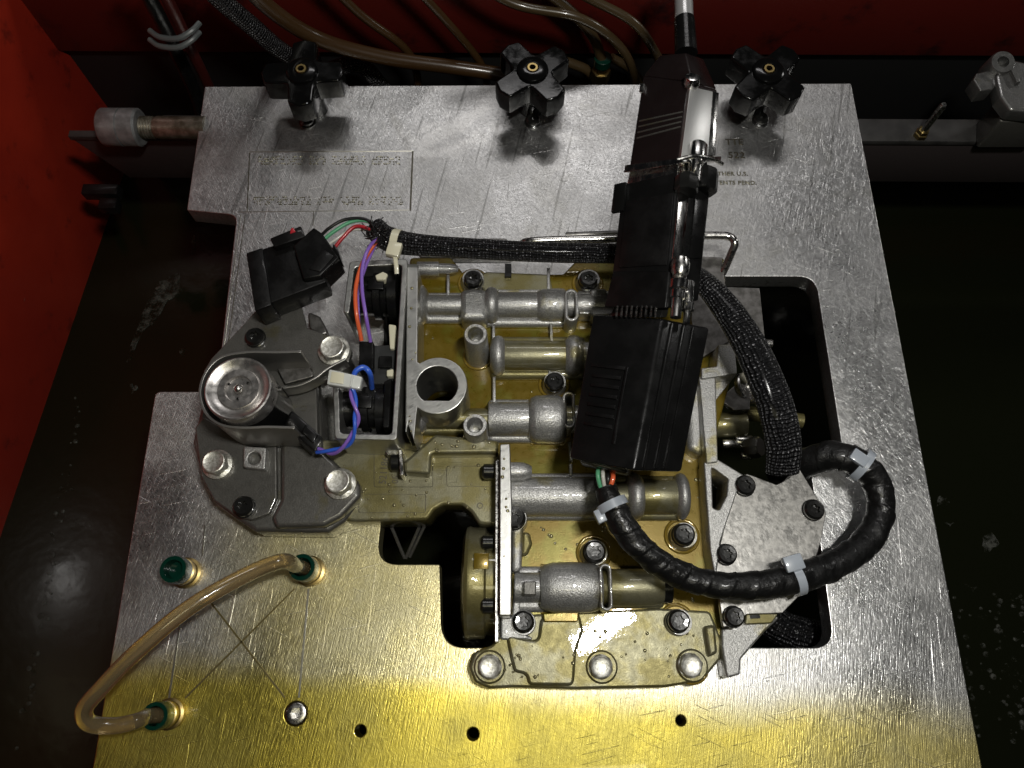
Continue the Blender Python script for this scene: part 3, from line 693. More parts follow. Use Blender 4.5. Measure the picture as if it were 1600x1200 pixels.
# right-hand casting: rib, block, webs
link_mesh('right_rib', prism([(1092, 588), (1118, 588), (1122, 722), (1104, 724)], .026, .0, .0008, .0006), m_cast, vb)
link_mesh('right_side', prism([(1070, 600), (1098, 590), (1103, 700), (1095, 712), (1075, 700)], .020, .0, .004, .003), m_cast, vb)
link_mesh('right_block', prism([(1122, 538), (1148, 538), (1152, 584), (1096, 592), (1096, 575), (1120, 572)], .028, .002, .0006, .0006), m_cast, vb)
link_mesh('right_web', prism([(1118, 592), (1146, 590), (1118, 626)], .018, .004, .0004, .0004), m_cast, vb)
link_mesh('rear_sheet', prism([(1135, 448), (1187, 450), (1197, 546), (1150, 548), (1092, 570), (1085, 520), (1140, 500)], .006, .003, .0006, .0003), m_dsteel, vb)
link_mesh('rear_sheet', prism([(1085, 400), (1128, 402), (1138, 480), (1145, 530), (1095, 560), (1080, 500)], .014, .010, .0006, .0003), m_dsteel, vb)
link_mesh('low_tab', prism([(1124, 624), (1148, 602), (1172, 610), (1172, 640), (1147, 641)], .004, .001, .0006, .0003), m_dsteel, vb)
link_mesh('frame_bracket', prism([(1100, 722), (1122, 718), (1165, 744), (1152, 768), (1126, 845), (1118, 905), (1110, 860)], .024, .002, .001, .0006,
                                 holes=[[(1112, 729), (1138, 748), (1136, 774), (1124, 797), (1114, 794)]]), m_cast, vb)
def hcyl(name, x0, x1, y, z, rpx, mat, par): 
    a = P(x0, y, z); b = P(x1, y, z); s_ = S(x0, y, z) * rpx
    return link_mesh(name, lathe([(0, s_ * .9), ((b - a).length * .06, s_), ((b - a).length * .94, s_), ((b - a).length, s_ * .9)], a, b - a, 24), mat, par)
c = P(1168, 604, .002); s_ = S(1168, 604, .002)
link_mesh('washer', lathe([(-.002, s_ * 24), (.0, s_ * 24), (.0006, s_ * 22), (.0006, s_ * 11), (-.001, s_ * 10)], c, (.6, 0, .8), 32), m_steel, vb)
link_mesh('washer_button', lathe([(-.001, s_ * 9), (.002, s_ * 9), (.003, s_ * 6)], P(1161, 592, .004), (.4, 0, .8), 20), m_cream, vb)
hcyl('plunger', 1150, 1200, 623, -.002, 8, m_dsteel, vb)
hcyl('plunger', 1112, 1165, 664, -.004, 20, m_castg, vb)
hcyl('plunger', 1128, 1150, 693, -.004, 7, m_steel, vb)
hcyl('plunger', 1148, 1175, 690, -.004, 10, m_steel, vb)
hcyl('plunger', 1158, 1176, 712, -.006, 6, m_steel, vb)
link_mesh('plunger_head', lathe([(0, .0048), (.0012, .0056), (.006, .0056), (.0075, .0048)], P(1168, 700, -.003), (.7, -.1, .7), 8), m_castd, vb)
link_mesh('plunger', lathe([(0, .004), (.03, .004)], P(1165, 645, -.008), (1, -.15, 0), 16), m_castg, vb)
hcyl('rear_pin', 1190, 1206, 537, .002, 7, m_steel, vb)
# hollow beneath: pointed ribs seen in the left gap
for a_, b_ in (((612, 824), (632, 872)), ((655, 824), (634, 872)), ((664, 820), (640, 870))):
    link_mesh('inner_rib', tube([P(*a_, -.004), P(*b_, -.014)], .0009, 8, 0), m_castd, vb)
# cover plate on the right
cv = [(1150, 748), (1168, 740), (1213, 757), (1224, 752), (1247, 728), (1291, 800), (1283, 846), (1273, 880), (1250, 930), (1223, 958), (1168, 960), (1130, 982), (1119, 893), (1124, 856)]
link_mesh('cover_plate', prism(cv, .022, .0185, .0012, .0004), m_cover, vb, 25)
link_mesh('cover_foot', prism([(1128, 984), (1160, 966), (1222, 962), (1196, 986), (1158, 1030), (1157, 1054), (1136, 1060), (1128, 1010)], .014, .0, .0012, .0010), m_cast, vb)
link_mesh('cover_foot', prism([(1166, 958), (1218, 958), (1206, 974), (1164, 976)], .018, .012, .001, .0006), m_castg, vb)
link_mesh('foot_slot', bar2((1172, 964), (1188, 963), .0017, .0184, .0175), m_oxide, vb)
for px, py in ((1166, 757), (1274, 795), (1137, 865), (1149, 963)):
    torx(vb, px, py, .0265, 16, .0042)

# beads of fluid where bores, posts and bosses meet the channel floor
MEN = []
def bead(x0, x1, y, r, zc):
    a = P(x0, y, zc); b = P(x1, y, zc); rr_ = S((x0 + x1) / 2, y, zc) * r; dz = zc - ZF
    off = math.sqrt(max(rr_ * rr_ - dz * dz, 1e-8)) if rr_ > dz else 0
    if off <= 0: return
    for sg in (-1, 1):
        n_ = 6; pts = []
        for k in range(n_ + 1):
            p = a.lerp(b, k / n_); pts.append(Vector((p.x, p.y + sg * (off + .0004 + random.uniform(-.0003, .0003)), ZF + .0002)))
        MEN.append(tube(pts, .0013, 8, 4))
for x0, x1, y, r, zc in ((668, 720, 477, 16, .017), (778, 842, 477, 21, .017), (840, 884, 477, 26, .017), (790, 880, 556, 24, .017), (664, 720, 655, 15, .017), (768, 830, 655, 27, .017), (830, 882, 655, 38, .017), (803, 930, 776, 31, .016), (1006, 1052, 776, 28, .016), (846, 938, 918, 39, .016), (955, 1034, 918, 29, .016)):
    bead(x0, x1, y, r, zc)
def bead_ring(px, py, ztop, r_px):
    c = P(px, py, ztop); r = S(px, py, ztop) * r_px; c = Vector((c.x, c.y, ZF + .0002))
    pts = [c + Vector((r * math.cos(a_), r * math.sin(a_), 0)) for a_ in [2 * math.pi * k / 24 for k in range(25)]]
    MEN.append(tube(pts, .0009, 8, 0))
for px, py, zt, r in ((743, 522, ZF + .029, 23), (742, 664, ZF + .026, 23), (739, 433, .017, 23), (920, 434, .017, 23), (867, 594, .017, 23), (930, 861, .017, 26), (1070, 834, .017, 26), (1062, 970, .017, 26), (940, 1042, .0115, 26), (1081, 1040, .0115, 26), (765, 1042, .0115, 27)):
    bead_ring(px, py, zt, r)
o = link_mesh('fluid_beads', join(*MEN), m_bead, vb, 60); o['kind'] = 'stuff'
DR = []
for (x0, x1, y0, y1, z_, n_) in ((755, 1110, 985, 1068, ZF + .0015, 40), (640, 770, 505, 700, ZF, 14), (780, 900, 590, 625, ZF, 8), (505, 770, 715, 810, .016, 34), (640, 770, 688, 706, .0245, 12), (820, 1060, 818, 880, ZF, 22), (1080, 1110, 740, 960, ZF, 10), (785, 900, 1005, 1068, ZF + .0042, 14), (638, 650, 415, 685, .040, 8), (784, 796, 700, 955, .036, 7)):
    for k in range(n_):
        p = P(random.uniform(x0, x1), random.uniform(y0, y1), z_); r_ = random.uniform(.0004, .0011)
        DR.append(lathe([(-.0003, r_), (r_ * .30, r_ * .82), (r_ * .50, r_ * .45), (r_ * .55, r_ * .1)], p, seg=10))
o = link_mesh('glint_drops', join(*DR), m_drop, vb, 60); o['kind'] = 'stuff'  # drops added at random to scatter glints over the castings
# ------------------------------------------------------------------ pressure solenoid housing (left)
hs = thing('solenoid_housing', P(430, 720, 0), 'grey cast housing with round metal solenoid can bolted on the left of the valve body', 'housing')
link_mesh('housing_base', prism([(312, 640), (300, 690), (314, 745), (335, 785), (372, 813), (398, 830), (512, 832), (538, 815), (566, 776), (560, 752), (545, 738), (505, 722), (500, 600), (470, 560), (330, 580)], .018, .0, .003, .0022), m_castd, hs)
link_mesh('left_flange', prism([(304, 668), (318, 650), (370, 680), (432, 684), (433, 778), (421, 803), (392, 813), (368, 806), (334, 782), (314, 745)], .0215, .0175, .002, .0008), m_castd, hs)
link_mesh('sloped_cover', prism([(438, 690), (500, 700), (545, 742), (562, 756), (563, 775), (532, 808), (506, 822), (430, 824), (424, 808), (438, 780)], .0235, .010, .003, .0020), m_castd, hs)
link_mesh('mount_plate', prism([(404, 480), (470, 470), (479, 512), (508, 522), (540, 530), (550, 548), (545, 565), (510, 588), (440, 606), (322, 606), (318, 580), (330, 560), (382, 505)], .030, .026, .0012, .0005), m_castd, hs)
link_mesh('mount_spacer', prism([(480, 485), (500, 494), (513, 520), (500, 525), (482, 512)], .024, .012, .003, .001), m_dsteel, hs)
link_mesh('mount_standoff', lathe([(-.026, .0066), (0, .0066)], P(520, 548, .0259), seg=28), m_castd, hs)
link_mesh('upper_ridge', prism([(440, 612), (495, 600), (497, 690), (450, 690)], .022, .010, .001, .0008), m_castd, hs)
link_mesh('cast_mark', text_mesh('13', .0040, P(478, 645, .0221), R(88), .00012), m_engd, hs, 0)
def strap(name, pts, z1, z0, th, mat, par):
    ps = [v.to_2d() for v in catmull([P(x_, y_, z1) for x_, y_ in pts], 8)]
    L_, R_ = [], []
    for i, p in enumerate(ps):
        d = (ps[min(i + 1, len(ps) - 1)] - ps[max(i - 1, 0)]).normalized(); n = Vector((-d.y, d.x)) * th / 2
        L_.append(p + n); R_.append(p - n)
    return link_mesh(name, prism2([L_ + R_[::-1]], z1, z0, .0002, 1), mat, par)
strap('can_strap', [(470, 549), (430, 550), (385, 550), (345, 558), (322, 580), (312, 612), (320, 643), (342, 662), (375, 668), (420, 667), (460, 668)], .054, .024, .0012, m_strap, hs)
strap('strap_lip', [(442, 606), (468, 601), (492, 590), (512, 575), (540, 560)], .036, .026, .0010, m_strap, hs)
link_mesh('strap_web', prism([(440, 553), (470, 551), (484, 574), (490, 588), (445, 600), (430, 570)], .034, .031, .001, .0004), m_dsteel, hs)
cc = P(371, 606, .060); s_ = S(371, 606, .060)
link_mesh('can_side', lathe([(-.040, s_ * 52), (-.004, s_ * 52), (-.0035, s_ * 50)], cc, seg=56), m_oxide, hs)
can = link_mesh('solenoid_can', lathe([(-.010, s_ * 53), (-.0014, s_ * 53), (-.0004, s_ * 52), (0, s_ * 50), (-.0002, s_ * 47), (-.0014, s_ * 43), (-.0020, s_ * 34), (-.0010, s_ * 32), (-.0010, s_ * 22), (-.0026, s_ * 20.5), (-.0026, s_ * 8)], cc, seg=56), m_can, hs)
link_mesh('can_pin', lathe([(-.0016, s_ * 8), (-.0006, s_ * 7), (.0002, s_ * 4), (.0006, s_ * 1)], cc, seg=24), m_steel, can)
for k in range(3):
    th = .6 + k * 2.1; link_mesh('can_peen_mark', lathe([(-.0014, .0006), (-.0006, .0005)], cc + Vector((.0048 * math.cos(th), .0048 * math.sin(th), 0)), seg=10), m_oxide, can)
pl = lambda pts, z: [P(x_, y_, z) for x_, y_ in pts]
link_mesh('can_plug', hexa(pl([(440, 672), (450, 648), (500, 690), (488, 712)], .026), pl([(444, 664), (456, 640), (506, 684), (492, 706)], .042), .001), m_blk, hs)
link_mesh('can_plug_latch', hexa(pl([(470, 676), (478, 662), (498, 680), (490, 694)], .042), pl([(472, 675), (478, 664), (495, 680), (489, 692)], .0445), .0005), m_blk, hs)
link_mesh('square_nut', prism([(380, 697), (416, 699), (414, 734), (380, 730)], .0265, .020, .0015, .0008, holes=[circle2(P(397, 716, .0265), S(397, 716, .0265) * 10, 20)]) if False else
          prism2([fillet([P(x_, y_, .0265) for x_, y_ in [(380, 697), (416, 699), (414, 734), (380, 730)]], .0012), circle2(P(397, 716, .0265), S(397, 716, .0265) * 10, 20)], .0265, .020, .0006, 2), m_cast, hs)
hexbolt(hs, 333, 721, .029, 19, .0065); hexbolt(hs, 527, 751, .032, 20, .0075); hexbolt(hs, 518, 541, .037, 20, .006)
torx(hs, 396, 524, .0345, 15, .004); torx(hs, 378, 790, .0265, 16, .0045)

# ------------------------------------------------------------------ solenoid pair in a sheet-metal bracket
sb = thing('solenoid_bracket', P(580, 560, 0), 'open C-shaped sheet steel bracket holding two black solenoids', 'bracket')
link_mesh('bracket_frame', prism([(536, 488), (546, 408), (637, 404), (620, 688), (523, 686), (520, 602), (529, 602), (531, 677), (612, 679), (628, 413), (554, 417), (545, 490)], .043, .008, .0022, .0005), m_mach, sb)
def sol(y, x0, x1, r, z=.026):
    a = P(x0, y, z); b = P(x1, y, z); s_ = S(x0, y, z); L_ = (b - a).length
    g = link_mesh('solenoid', lathe([(0, s_ * r * .7), (L_ * .03, s_ * r * .8), (L_ * .45, s_ * r * .82), (L_ * .47, s_ * r), (L_ * .62, s_ * r), (L_ * .64, s_ * r * .85), (L_ * .78, s_ * r * .85), (L_ * .8, s_ * r * 1.12), (L_, s_ * r * 1.12)], a, b - a, 36), m_blk, sb)
    link_mesh('coil_clip', obox(a.lerp(b, .55) + Vector((0, 0, s_ * r * .98)), (.004, 0, 0), (0, .003, 0), (0, 0, .0012), .0004), m_blk, g)
    return g
sol(462, 556, 624, 38); sol(640, 536, 606, 36)
link_mesh('centre_block', prism([(582, 540), (618, 538), (614, 600), (580, 600)], .034, .010, .0008, .0006), m_grey, sb)
link_mesh('centre_tab', prism([(592, 556), (612, 556), (611, 574), (591, 574)], .037, .034, .0005, .0004), m_blk, sb)
link_mesh('wire_plug', prism([(561, 533), (583, 533), (582, 578), (560, 578)], .040, .012, .0006, .0006), m_blk, sb)
link_mesh('wire_plug', prism([(570, 604), (600, 600), (598, 625), (568, 625)], .036, .012, .0006, .0006), m_blk, sb)
link_mesh('plug_ridge', prism([(600, 596), (612, 590), (608, 668), (598, 668)], .041, .030, .0006, .0006), m_blk, sb)
for pts, z1 in (([(607, 506), (619, 508), (617, 530), (616, 545), (609, 545)], .036), ([(604, 578), (615, 576), (614, 588), (604, 588)], .037), ([(586, 430), (598, 424), (606, 428), (602, 437), (588, 437)], .041)):
    link_mesh('cream_spacer', prism(pts, z1, .022, .0008, .0005), m_cream, sb)

# ------------------------------------------------------------------ wiring
def wire_obj(name, pts, r, mat, label, grp=None, seg=10):
    o = link_mesh(name, tube([P(*p) for p in pts], r, seg, 8), mat, None, 60)
    return tag(o, label, 'wire', grp)
wr = .00085
wire_obj('wire', [(498, 372, .046), (515, 356, .049), (540, 343, .050), (572, 343, .050), (590, 362, .048)], wr, w_blk, 'black wire arching from the loose plug into the braided sleeve')
wire_obj('wire', [(500, 380, .046), (520, 363, .048), (548, 347, .049), (575, 346, .049), (592, 364, .048)], wr * 1.15, w_grn, 'pale green wire arching from the loose plug into the braided sleeve')
wire_obj('wire', [(520, 391, .045), (535, 372, .047), (555, 354, .048), (578, 358, .048), (592, 368, .048)], wr * 1.1, w_red, 'red wire arching from the loose plug into the braided sleeve')
wire_obj('wire', [(505, 388, .044), (525, 374, .046), (548, 360, .046), (575, 360, .046), (590, 370, .046)], wr * .9, w_wht, 'white wire half hidden between the green and red wires')
wire_obj('wire', [(592, 372, .047), (579, 390, .050), (565, 415, .051), (556, 450, .051), (557, 490, .050), (565, 532, .042)], wr * 1.25, w_org, 'orange wire curving down across the solenoid bracket')
wire_obj('wire', [(588, 372, .048), (574, 392, .052), (566, 420, .053), (566, 455, .053), (572, 495, .051), (579, 534, .042)], wr * 1.1, w_pur, 'purple wire running beside the orange wire across the bracket')
wire_obj('wire', [(590, 374, .046), (582, 392, .048), (570, 420, .048), (560, 455, .047), (560, 495, .046), (563, 533, .040)], wr, w_pur, 'purple wire mostly hidden under the orange wire', )
def twist(pts, r, ph, n=5):
    ps = catmull([P(*p) for p in pts], 10); out = []
    for i, p in enumerate(ps):
        tdir = (ps[min(i + 1, len(ps) - 1)] - ps[max(i - 1, 0)]).normalized()
        sd = tdir.cross(Vector((0, 0, 1))).normalized(); u = sd.cross(tdir)
        an = ph + 2 * math.pi * n * i / len(ps)
        out.append(p + (sd * math.cos(an) + u * math.sin(an)) * r)
    return tube(out, r * .98, 10, 0)
tp = [(496, 704, .034), (520, 706, .037), (543, 694, .042), (556, 665, .047), (556, 640, .049), (550, 610, .051), (549, 598, .051)]
tag(link_mesh('wire', twist(tp, .00092, 0, 2.6), w_blu, None, 60), 'blue wire of the twisted pair leaving the round solenoid can', 'wire')
tag(link_mesh('wire', twist(tp, .00092, math.pi, 2.6), w_pur, None, 60), 'purple wire of the twisted pair leaving the round solenoid can', 'wire')
wire_obj('wire', [(552, 592, .050), (556, 580, .052), (568, 574, .052), (578, 584, .050), (581, 606, .037)], .0013, w_blu, 'short blue wire looping from the white tie into the lower solenoid')

# loose black plug upper left
lpg = thing('wire_plug', P(450, 430, .0305), 'loose black plug with coloured wires resting on the upper left casting', 'plug')
def hx(pts, z1, z0, b=.0008): return hexa([P(x_, y_, z1) - Vector((0, 0, z1 - z0)) for x_, y_ in pts], [P(x_, y_, z1) for x_, y_ in pts], b)
pgb = link_mesh('plug_body', hx([(400, 482), (510, 440), (482, 366), (386, 396)], .046, .0302), m_blkm, lpg)
link_mesh('plug_rim', hx([(398, 486), (424, 476), (410, 386), (384, 395)], .0475, .030), m_blkm, lpg)
link_mesh('plug_cap', prism([(458, 384), (490, 355), (503, 364), (530, 402), (500, 431), (474, 436)], .050, .034, .0008, .0007), m_blk, lpg)
link_mesh('plug_latch', hx([(428, 386), (476, 370), (470, 352), (421, 372)], .050, .044), m_blkm, lpg)
link_mesh('plug_skirt', hx([(462, 458), (512, 440), (506, 424), (462, 440)], .044, .032), m_blkm, lpg)
link_mesh('plug_window', hx([(482, 420), (500, 424), (522, 400), (504, 388)], .0506, .049, .0003), m_blkm, lpg)
link_mesh('lock_tab', hx([(453, 365), (462, 362), (458, 355), (454, 357)], .0503, .046, .0003), w_red, pgb)
link_mesh('strain_tab', hx([(520, 392), (532, 404), (528, 388), (520, 380)], .050, .040, .0004), m_blk, lpg)

# braided sleeves
def braid(name, pts, rad, label, seg=22, **kw):
    o = link_mesh(name, tube([P(*p) for p in pts], rad, seg, 10, **kw), m_braid, None, 60)
    return tag(o, label, 'cable sleeve')
s0 = S(800, 390, .045)
braid('braided_sleeve', [(585, 356, .044), (604, 372, .044), (640, 381, .044), (720, 387, .044), (800, 392, .043), (880, 395, .042), (960, 396, .040), (1010, 400, .036), (1050, 410, .034)], [s0 * 18, s0 * 20, s0 * 16, s0 * 16, s0 * 16, s0 * 16, s0 * 17], 'black braided sleeve running straight across the rear of the valve body')
braid('braided_sleeve', [(1060, 415, .034), (1098, 440, .046), (1130, 475, .050), (1165, 528, .052), (1195, 590, .050), (1216, 650, .046), (1224, 700, .040), (1222, 738, .034)], [s0 * 17, s0 * 19, s0 * 23, s0 * 26, s0 * 27, s0 * 27, s0 * 25], 'black braided sleeve curving down past the right plungers', flat=.7)
braid('braided_sleeve', [(1190, 960, -.035), (1230, 985, -.035), (1290, 1000, -.035), (1330, 1010, -.037)], .009, 'black braided sleeve glimpsed low in the lower right opening')
fr = []
for k in range(70):
    a_ = random.uniform(0, 6.28); r0 = random.uniform(0, 14)
    x0, y0 = 592 + r0 * math.cos(a_), 366 + r0 * 1.2 * math.sin(a_)
    a2 = a_ + random.uniform(-.7, .7); L_ = random.uniform(8, 20)
    if math.cos(a2) > .5: L_ *= .5
    z_ = random.uniform(.043, .053)
    fr.append(tube([P(x0, y0, z_), P(x0 + L_ * .5 * math.cos(a2), y0 + L_ * .5 * math.sin(a2), z_ + random.uniform(0, .002)), P(x0 + L_ * math.cos(a2 + .3), y0 + L_ * math.sin(a2 + .3), z_ + random.uniform(-.003, .002))], .00028, 5, 3))
o = link_mesh('sleeve_fray', join(*fr), w_blk, None, 60); o['kind'] = 'stuff'; tag(o, 'frayed black filaments at the cut end of the braided sleeve', 'fray')

# taped loom loop
def tape_r(a, L): return 1 + .07 * ((L / .0105 + a / (2 * math.pi)) % 1.0) ** 2 + .045 * math.sin(L * 330 + 2 * a) * math.sin(L * 127 + 1) + .02 * math.sin(L * 910 + 3 * a)
s1 = S(1100, 900, .03)
loom = [(946, 762, .050), (957, 790, .050), (985, 838, .048), (1030, 880, .044), (1085, 906, .041), (1150, 916, .040), (1225, 908, .038), (1300, 884, .030), (1352, 848, .024), (1376, 800, .022), (1368, 752, .024), (1338, 722, .026), (1300, 712, .024), (1262, 722, .016), (1235, 735, .004), (1215, 735, -.012)]
o = link_mesh('taped_loom', tube([P(*p) for p in loom], [s1 * 17] + [s1 * 20] * 4 + [s1 * 22] * 4 + [s1 * 24] * 4, 28, 44, rfun=tape_r), m_tape, None, 60)
tag(o, 'thick black taped cable looping out over the right side of the plate', 'cable')
wire_obj('wire', [(936, 728, .052), (934, 742, .054), (938, 760, .052), (945, 772, .050)], .0010, w_grn, 'pale green wire between black plug and taped cable')
wire_obj('wire', [(942, 728, .052), (942, 742, .055), (944, 758, .053), (948, 772, .050)], .0009, w_wht, 'whitish wire between black plug and taped cable')
wire_obj('wire', [(956, 730, .050), (958, 745, .054), (954, 760, .053), (950, 775, .050)], .0011, w_org, 'short orange wire between black plug and taped cable')
wire_obj('wire', [(948, 730, .050), (950, 745, .0535), (949, 760, .052), (949, 775, .050)], .0010, w_blk, 'short black wire between black plug and taped cable')

# cable ties
def ring_strap(c, axis, r, wd, th, mat, name, par):
    return link_mesh(name, lathe([(-wd / 2, r), (-wd / 2, r + th), (wd / 2, r + th), (wd / 2, r), (-wd / 2, r)], c, axis, 32), mat, par)
def tie(px, py, z, dirpx, r_px, headpx, label, mat, hz=None, hs_=(.0022, .0026, .0017), tail=None):
    c = P(px, py, z); ax = (P(px + dirpx[0], py + dirpx[1], z) - c).normalized()
    s_ = S(px, py, z)
    t_ = thing('cable_tie', c, label, 'cable tie', 'nylon cable ties on the cables')
    ring_strap(c, ax, s_ * r_px, .0038, .0011, mat, 'strap', t_)
    h = P(*headpx, hz if hz else z + s_ * r_px)
    side = ax.cross(Vector((0, 0, 1))).normalized()
    link_mesh('head', obox(h, ax * hs_[0], side * hs_[1], Vector((0, 0, hs_[2])), .0006), mat, t_)
    if tail: link_mesh('tail', tube([P(*p) for p in tail], .0011, 8, 6, flat=.5), mat, t_)
    return t_
tie(619, 378, .044, (10, 2), 17, (616, 391), 'cream white tie gripping the braided sleeve above the solenoid bracket', m_cream, .052, (.0034, .0038, .002), [(617, 400, .052), (619, 415, .0515), (620, 428, .050)])
tie(957, 790, .050, (10, 20), 21, (939, 806), 'milky tie at the start of the taped cable by the black plug', m_nylonb, .050, (.0030, .0026, .002))
tie(1243, 905, .0372, (20, -6), 22, (1239, 880), 'milky tie on the taped cable above the steel cover', m_nylonb, .043, (.0042, .0034, .002))
tie(1345, 727, .0255, (20, 14), 25, (1342, 716), 'milky tie on the bend of the taped cable near the plate edge', m_nylonb, .033, (.0040, .0030, .0016))
tb = thing('cable_tie', P(540, 592, .049), 'flat white tie head joining the blue and purple wires', 'cable tie', 'nylon cable ties on the cables')
link_mesh('head', hx([(510, 600), (562, 608), (566, 588), (514, 576)], .054, .050, .0008), m_nylon, tb)
link_mesh('head_recess', hx([(515, 597), (536, 600), (538, 583), (518, 580)], .0545, .0538, .0002), m_cream, tb)
link_mesh('head_bar', hx([(546, 604), (549, 604), (552, 587), (549, 586)], .0548, .0538, .0002), m_nylon, tb)

# ------------------------------------------------------------------ plug stack (right of centre)
class Wedge:
    """two-faced long box: left face L-Rg, right face Rg-S, photographed edge-on at the ridge"""
    def __init__(s, Lt, Rt, St, Lb, Rb, Sb):
        s.t = [P(*p) for p in (Lt, Rt, St)]; s.b = [P(*p) for p in (Lb, Rb, Sb)]
        s.t.append(s.t[0] + s.t[2] - s.t[1]); s.b.append(s.b[0] + s.b[2] - s.b[1])
    def solid(s, b=.0012, seg=3): return hexa(s.b, s.t, b, seg)
    def at(s, face, u, v, off=0):
        """face 'l' or 'r'; u 0..1 from outer edge to ridge (l) or ridge to outer (r); v 0 top..1 bottom"""
        i, j = (0, 1) if face == 'l' else (1, 2)
        a = s.t[i].lerp(s.t[j], u); b = s.b[i].lerp(s.b[j], u); p = a.lerp(b, v)
        n = (s.t[j] - s.t[i]).cross(s.b[i] - s.t[i]).normalized()
        if n.dot(CPOS - p) < 0: n = -n
        return p + n * off
    def patch(s, face, u0, u1, v0, v1, h=.001, sink=.0006, b=.0003, v0b=None, v1b=None):
        v0b = v0 if v0b is None else v0b; v1b = v1 if v1b is None else v1b
        k = [(u0, v1), (u1, v1b), (u1, v0b), (u0, v0)]
        return hexa([s.at(face, u, v, -sink) for u, v in k], [s.at(face, u, v, h) for u, v in k], b)

# lower black box plug
bx = Wedge((925, 491, .058), (1036, 498, .074), (1110, 512, .060), (888, 716, .058), (990, 736, .074), (1066, 738, .060))
tp_ = thing('box_plug', P(990, 640, .012), 'large black box plug standing on the valve body, lowest of the plug stack', 'plug')
bsh = link_mesh('shell', bx.solid(.0014), m_blk, tp_)
for u0, u1 in ((.16, .22), (.40, .46), (.60, .64)): link_mesh('side_ridge', bx.patch('r', u0, u1, .02, .98, .0009), m_blk, bsh)
for k in range(6): link_mesh('grip_rib', bx.patch('l', .16, .58, .42 + k * .065, .445 + k * .065, .0007), m_blkm, bsh)
link_mesh('grip_frame', bx.patch('l', .12, .62, .35, .375, .0006), m_blkm, bsh)
link_mesh('grip_frame', bx.patch('l', .62, .66, .35, .86, .0006), m_blkm, bsh)
link_mesh('cable_boot', hexa([P(x_, y_, .034) for x_, y_ in [(908, 728), (985, 745), (990, 715), (910, 700)]], [P(x_, y_, .060) for x_, y_ in [(905, 722), (980, 742), (985, 712), (905, 690)]], .0015), m_blkm, tp_)
link_mesh('support_leg', prism([(960, 560), (1060, 560), (1050, 690), (950, 690)], .045, .0105, .001, .0008), m_blkm, tp_)
# adapter
ad = Wedge((972, 288, .066), (1060, 268, .082), (1112, 280, .070), (950, 478, .060), (1040, 480, .076), (1092, 470, .062))
at_ = thing('plug_adapter', P(1030, 390, .03), 'slim black connector adapter between the metal hood and the box plug', 'adapter')
ash = link_mesh('shell', ad.solid(.0010), m_blk, at_)
link_mesh('lower_shroud', Wedge((957, 424, .063), (1046, 424, .080), (1066, 424, .076), (943, 480, .060), (1040, 482, .0775), (1060, 480, .073)).solid(.0008), m_blkm, at_)
link_mesh('upper_ear', ad.patch('l', -.12, .10, .0, .24, .0016), m_blk, at_)
link_mesh('face_step', ad.patch('l', .12, .96, .16, .70, .0006), m_blkm, at_)
for u0, u1 in ((.04, .34), (.52, .90)): link_mesh('side_strip', ad.patch('r', u0, u1, .12, .66, .0010), m_chrome if u0 < .1 else m_blk, ash)
link_mesh('thumb_nut', lathe([(-.006, .0058), (-.005, .0066), (.004, .0066), (.0052, .0058)], P(1100, 285, .074), ad.b[1] - ad.t[1], 8), m_blk, at_)
link_mesh('thumb_nut', lathe([(-.004, .0050), (-.003, .0056), (.003, .0056), (.004, .0050)], P(1073, 288, .082), ad.b[1] - ad.t[1], 8), m_oxide, at_)
scd = (ad.b[1] - ad.t[1]).normalized()
link_mesh('jack_screw', lathe([(0, .0030), (.004, .0034), (.005, .0046), (.009, .0046), (.0096, .0034), (.013, .0034), (.0135, .0026), (.022, .0024)], P(1062, 424, .078), scd, 18), m_chrome, at_)
link_mesh('jack_screw', lathe([(0, .0020), (.010, .0020), (.0105, .0028), (.014, .0028), (.0145, .0016), (.020, .0016)], P(1078, 440, .074), scd, 16), m_chrome, at_)
link_mesh('jack_screw', lathe([(0, .0036), (.003, .0042), (.006, .0040), (.008, .0030)], P(1064, 405, .082), scd, 18), m_steel, at_)
link_mesh('pin_shroud', Wedge((960, 478, .060), (1036, 480, .0735), (1046, 480, .072), (952, 494, .060), (1032, 496, .0735), (1042, 496, .072)).solid(.0004), m_oxide, at_)
for k in range(9):
    u = .12 + k * .092
    a_ = P(955 + u * 82, 478, .066 + u * .010); link_mesh('contact_pin', tube([a_, a_ + scd * .0055], .0005, 6, 0), m_steel, at_)
# metal hood
link_mesh('pin_collar', Wedge((984, 266, .066), (1060, 250, .081), (1106, 250, .072), (978, 292, .065), (1058, 272, .080), (1104, 284, .070)).solid(.0005), m_chrome, at_)
hd = Wedge((1004, 118, .070), (1076, 128, .086), (1122, 140, .079), (982, 262, .068), (1060, 252, .084), (1116, 250, .077))
ht = thing('connector_hood', P(1050, 200, .03), 'dark-faced connector hood with bright metal side, topmost of the plug stack', 'connector')
hsh = link_mesh('shell', hd.solid(.0012), m_hood, ht)
tp2 = Wedge((1030, 86, .074), (1072, 82, .084), (1100, 92, .074), (1004, 119, .070), (1083, 129, .0858), (1121, 140, .072))
link_mesh('shoulder', tp2.solid(.0012), m_hood, ht)
for k in range(4): link_mesh('face_groove', hd.patch('l', .08, .96, .50 + k * .062, .518 + k * .062, .0005, v0b=.38 + k * .062, v1b=.398 + k * .062), m_castd, hsh)
link_mesh('metal_side', hd.patch('r', .0, .76, .08, .98, .0018), m_alu, ht)
link_mesh('metal_edge', hd.patch('r', .78, 1.0, .06, .95, .0010), m_chrome, ht)
link_mesh('hood_screw', lathe([(-.002, .0036), (.0, .0040), (.0028, .0036), (.0034, .0020)], hd.at('r', .05, .02, .0015), (0, .35, 1), 22), m_chrome, hsh)
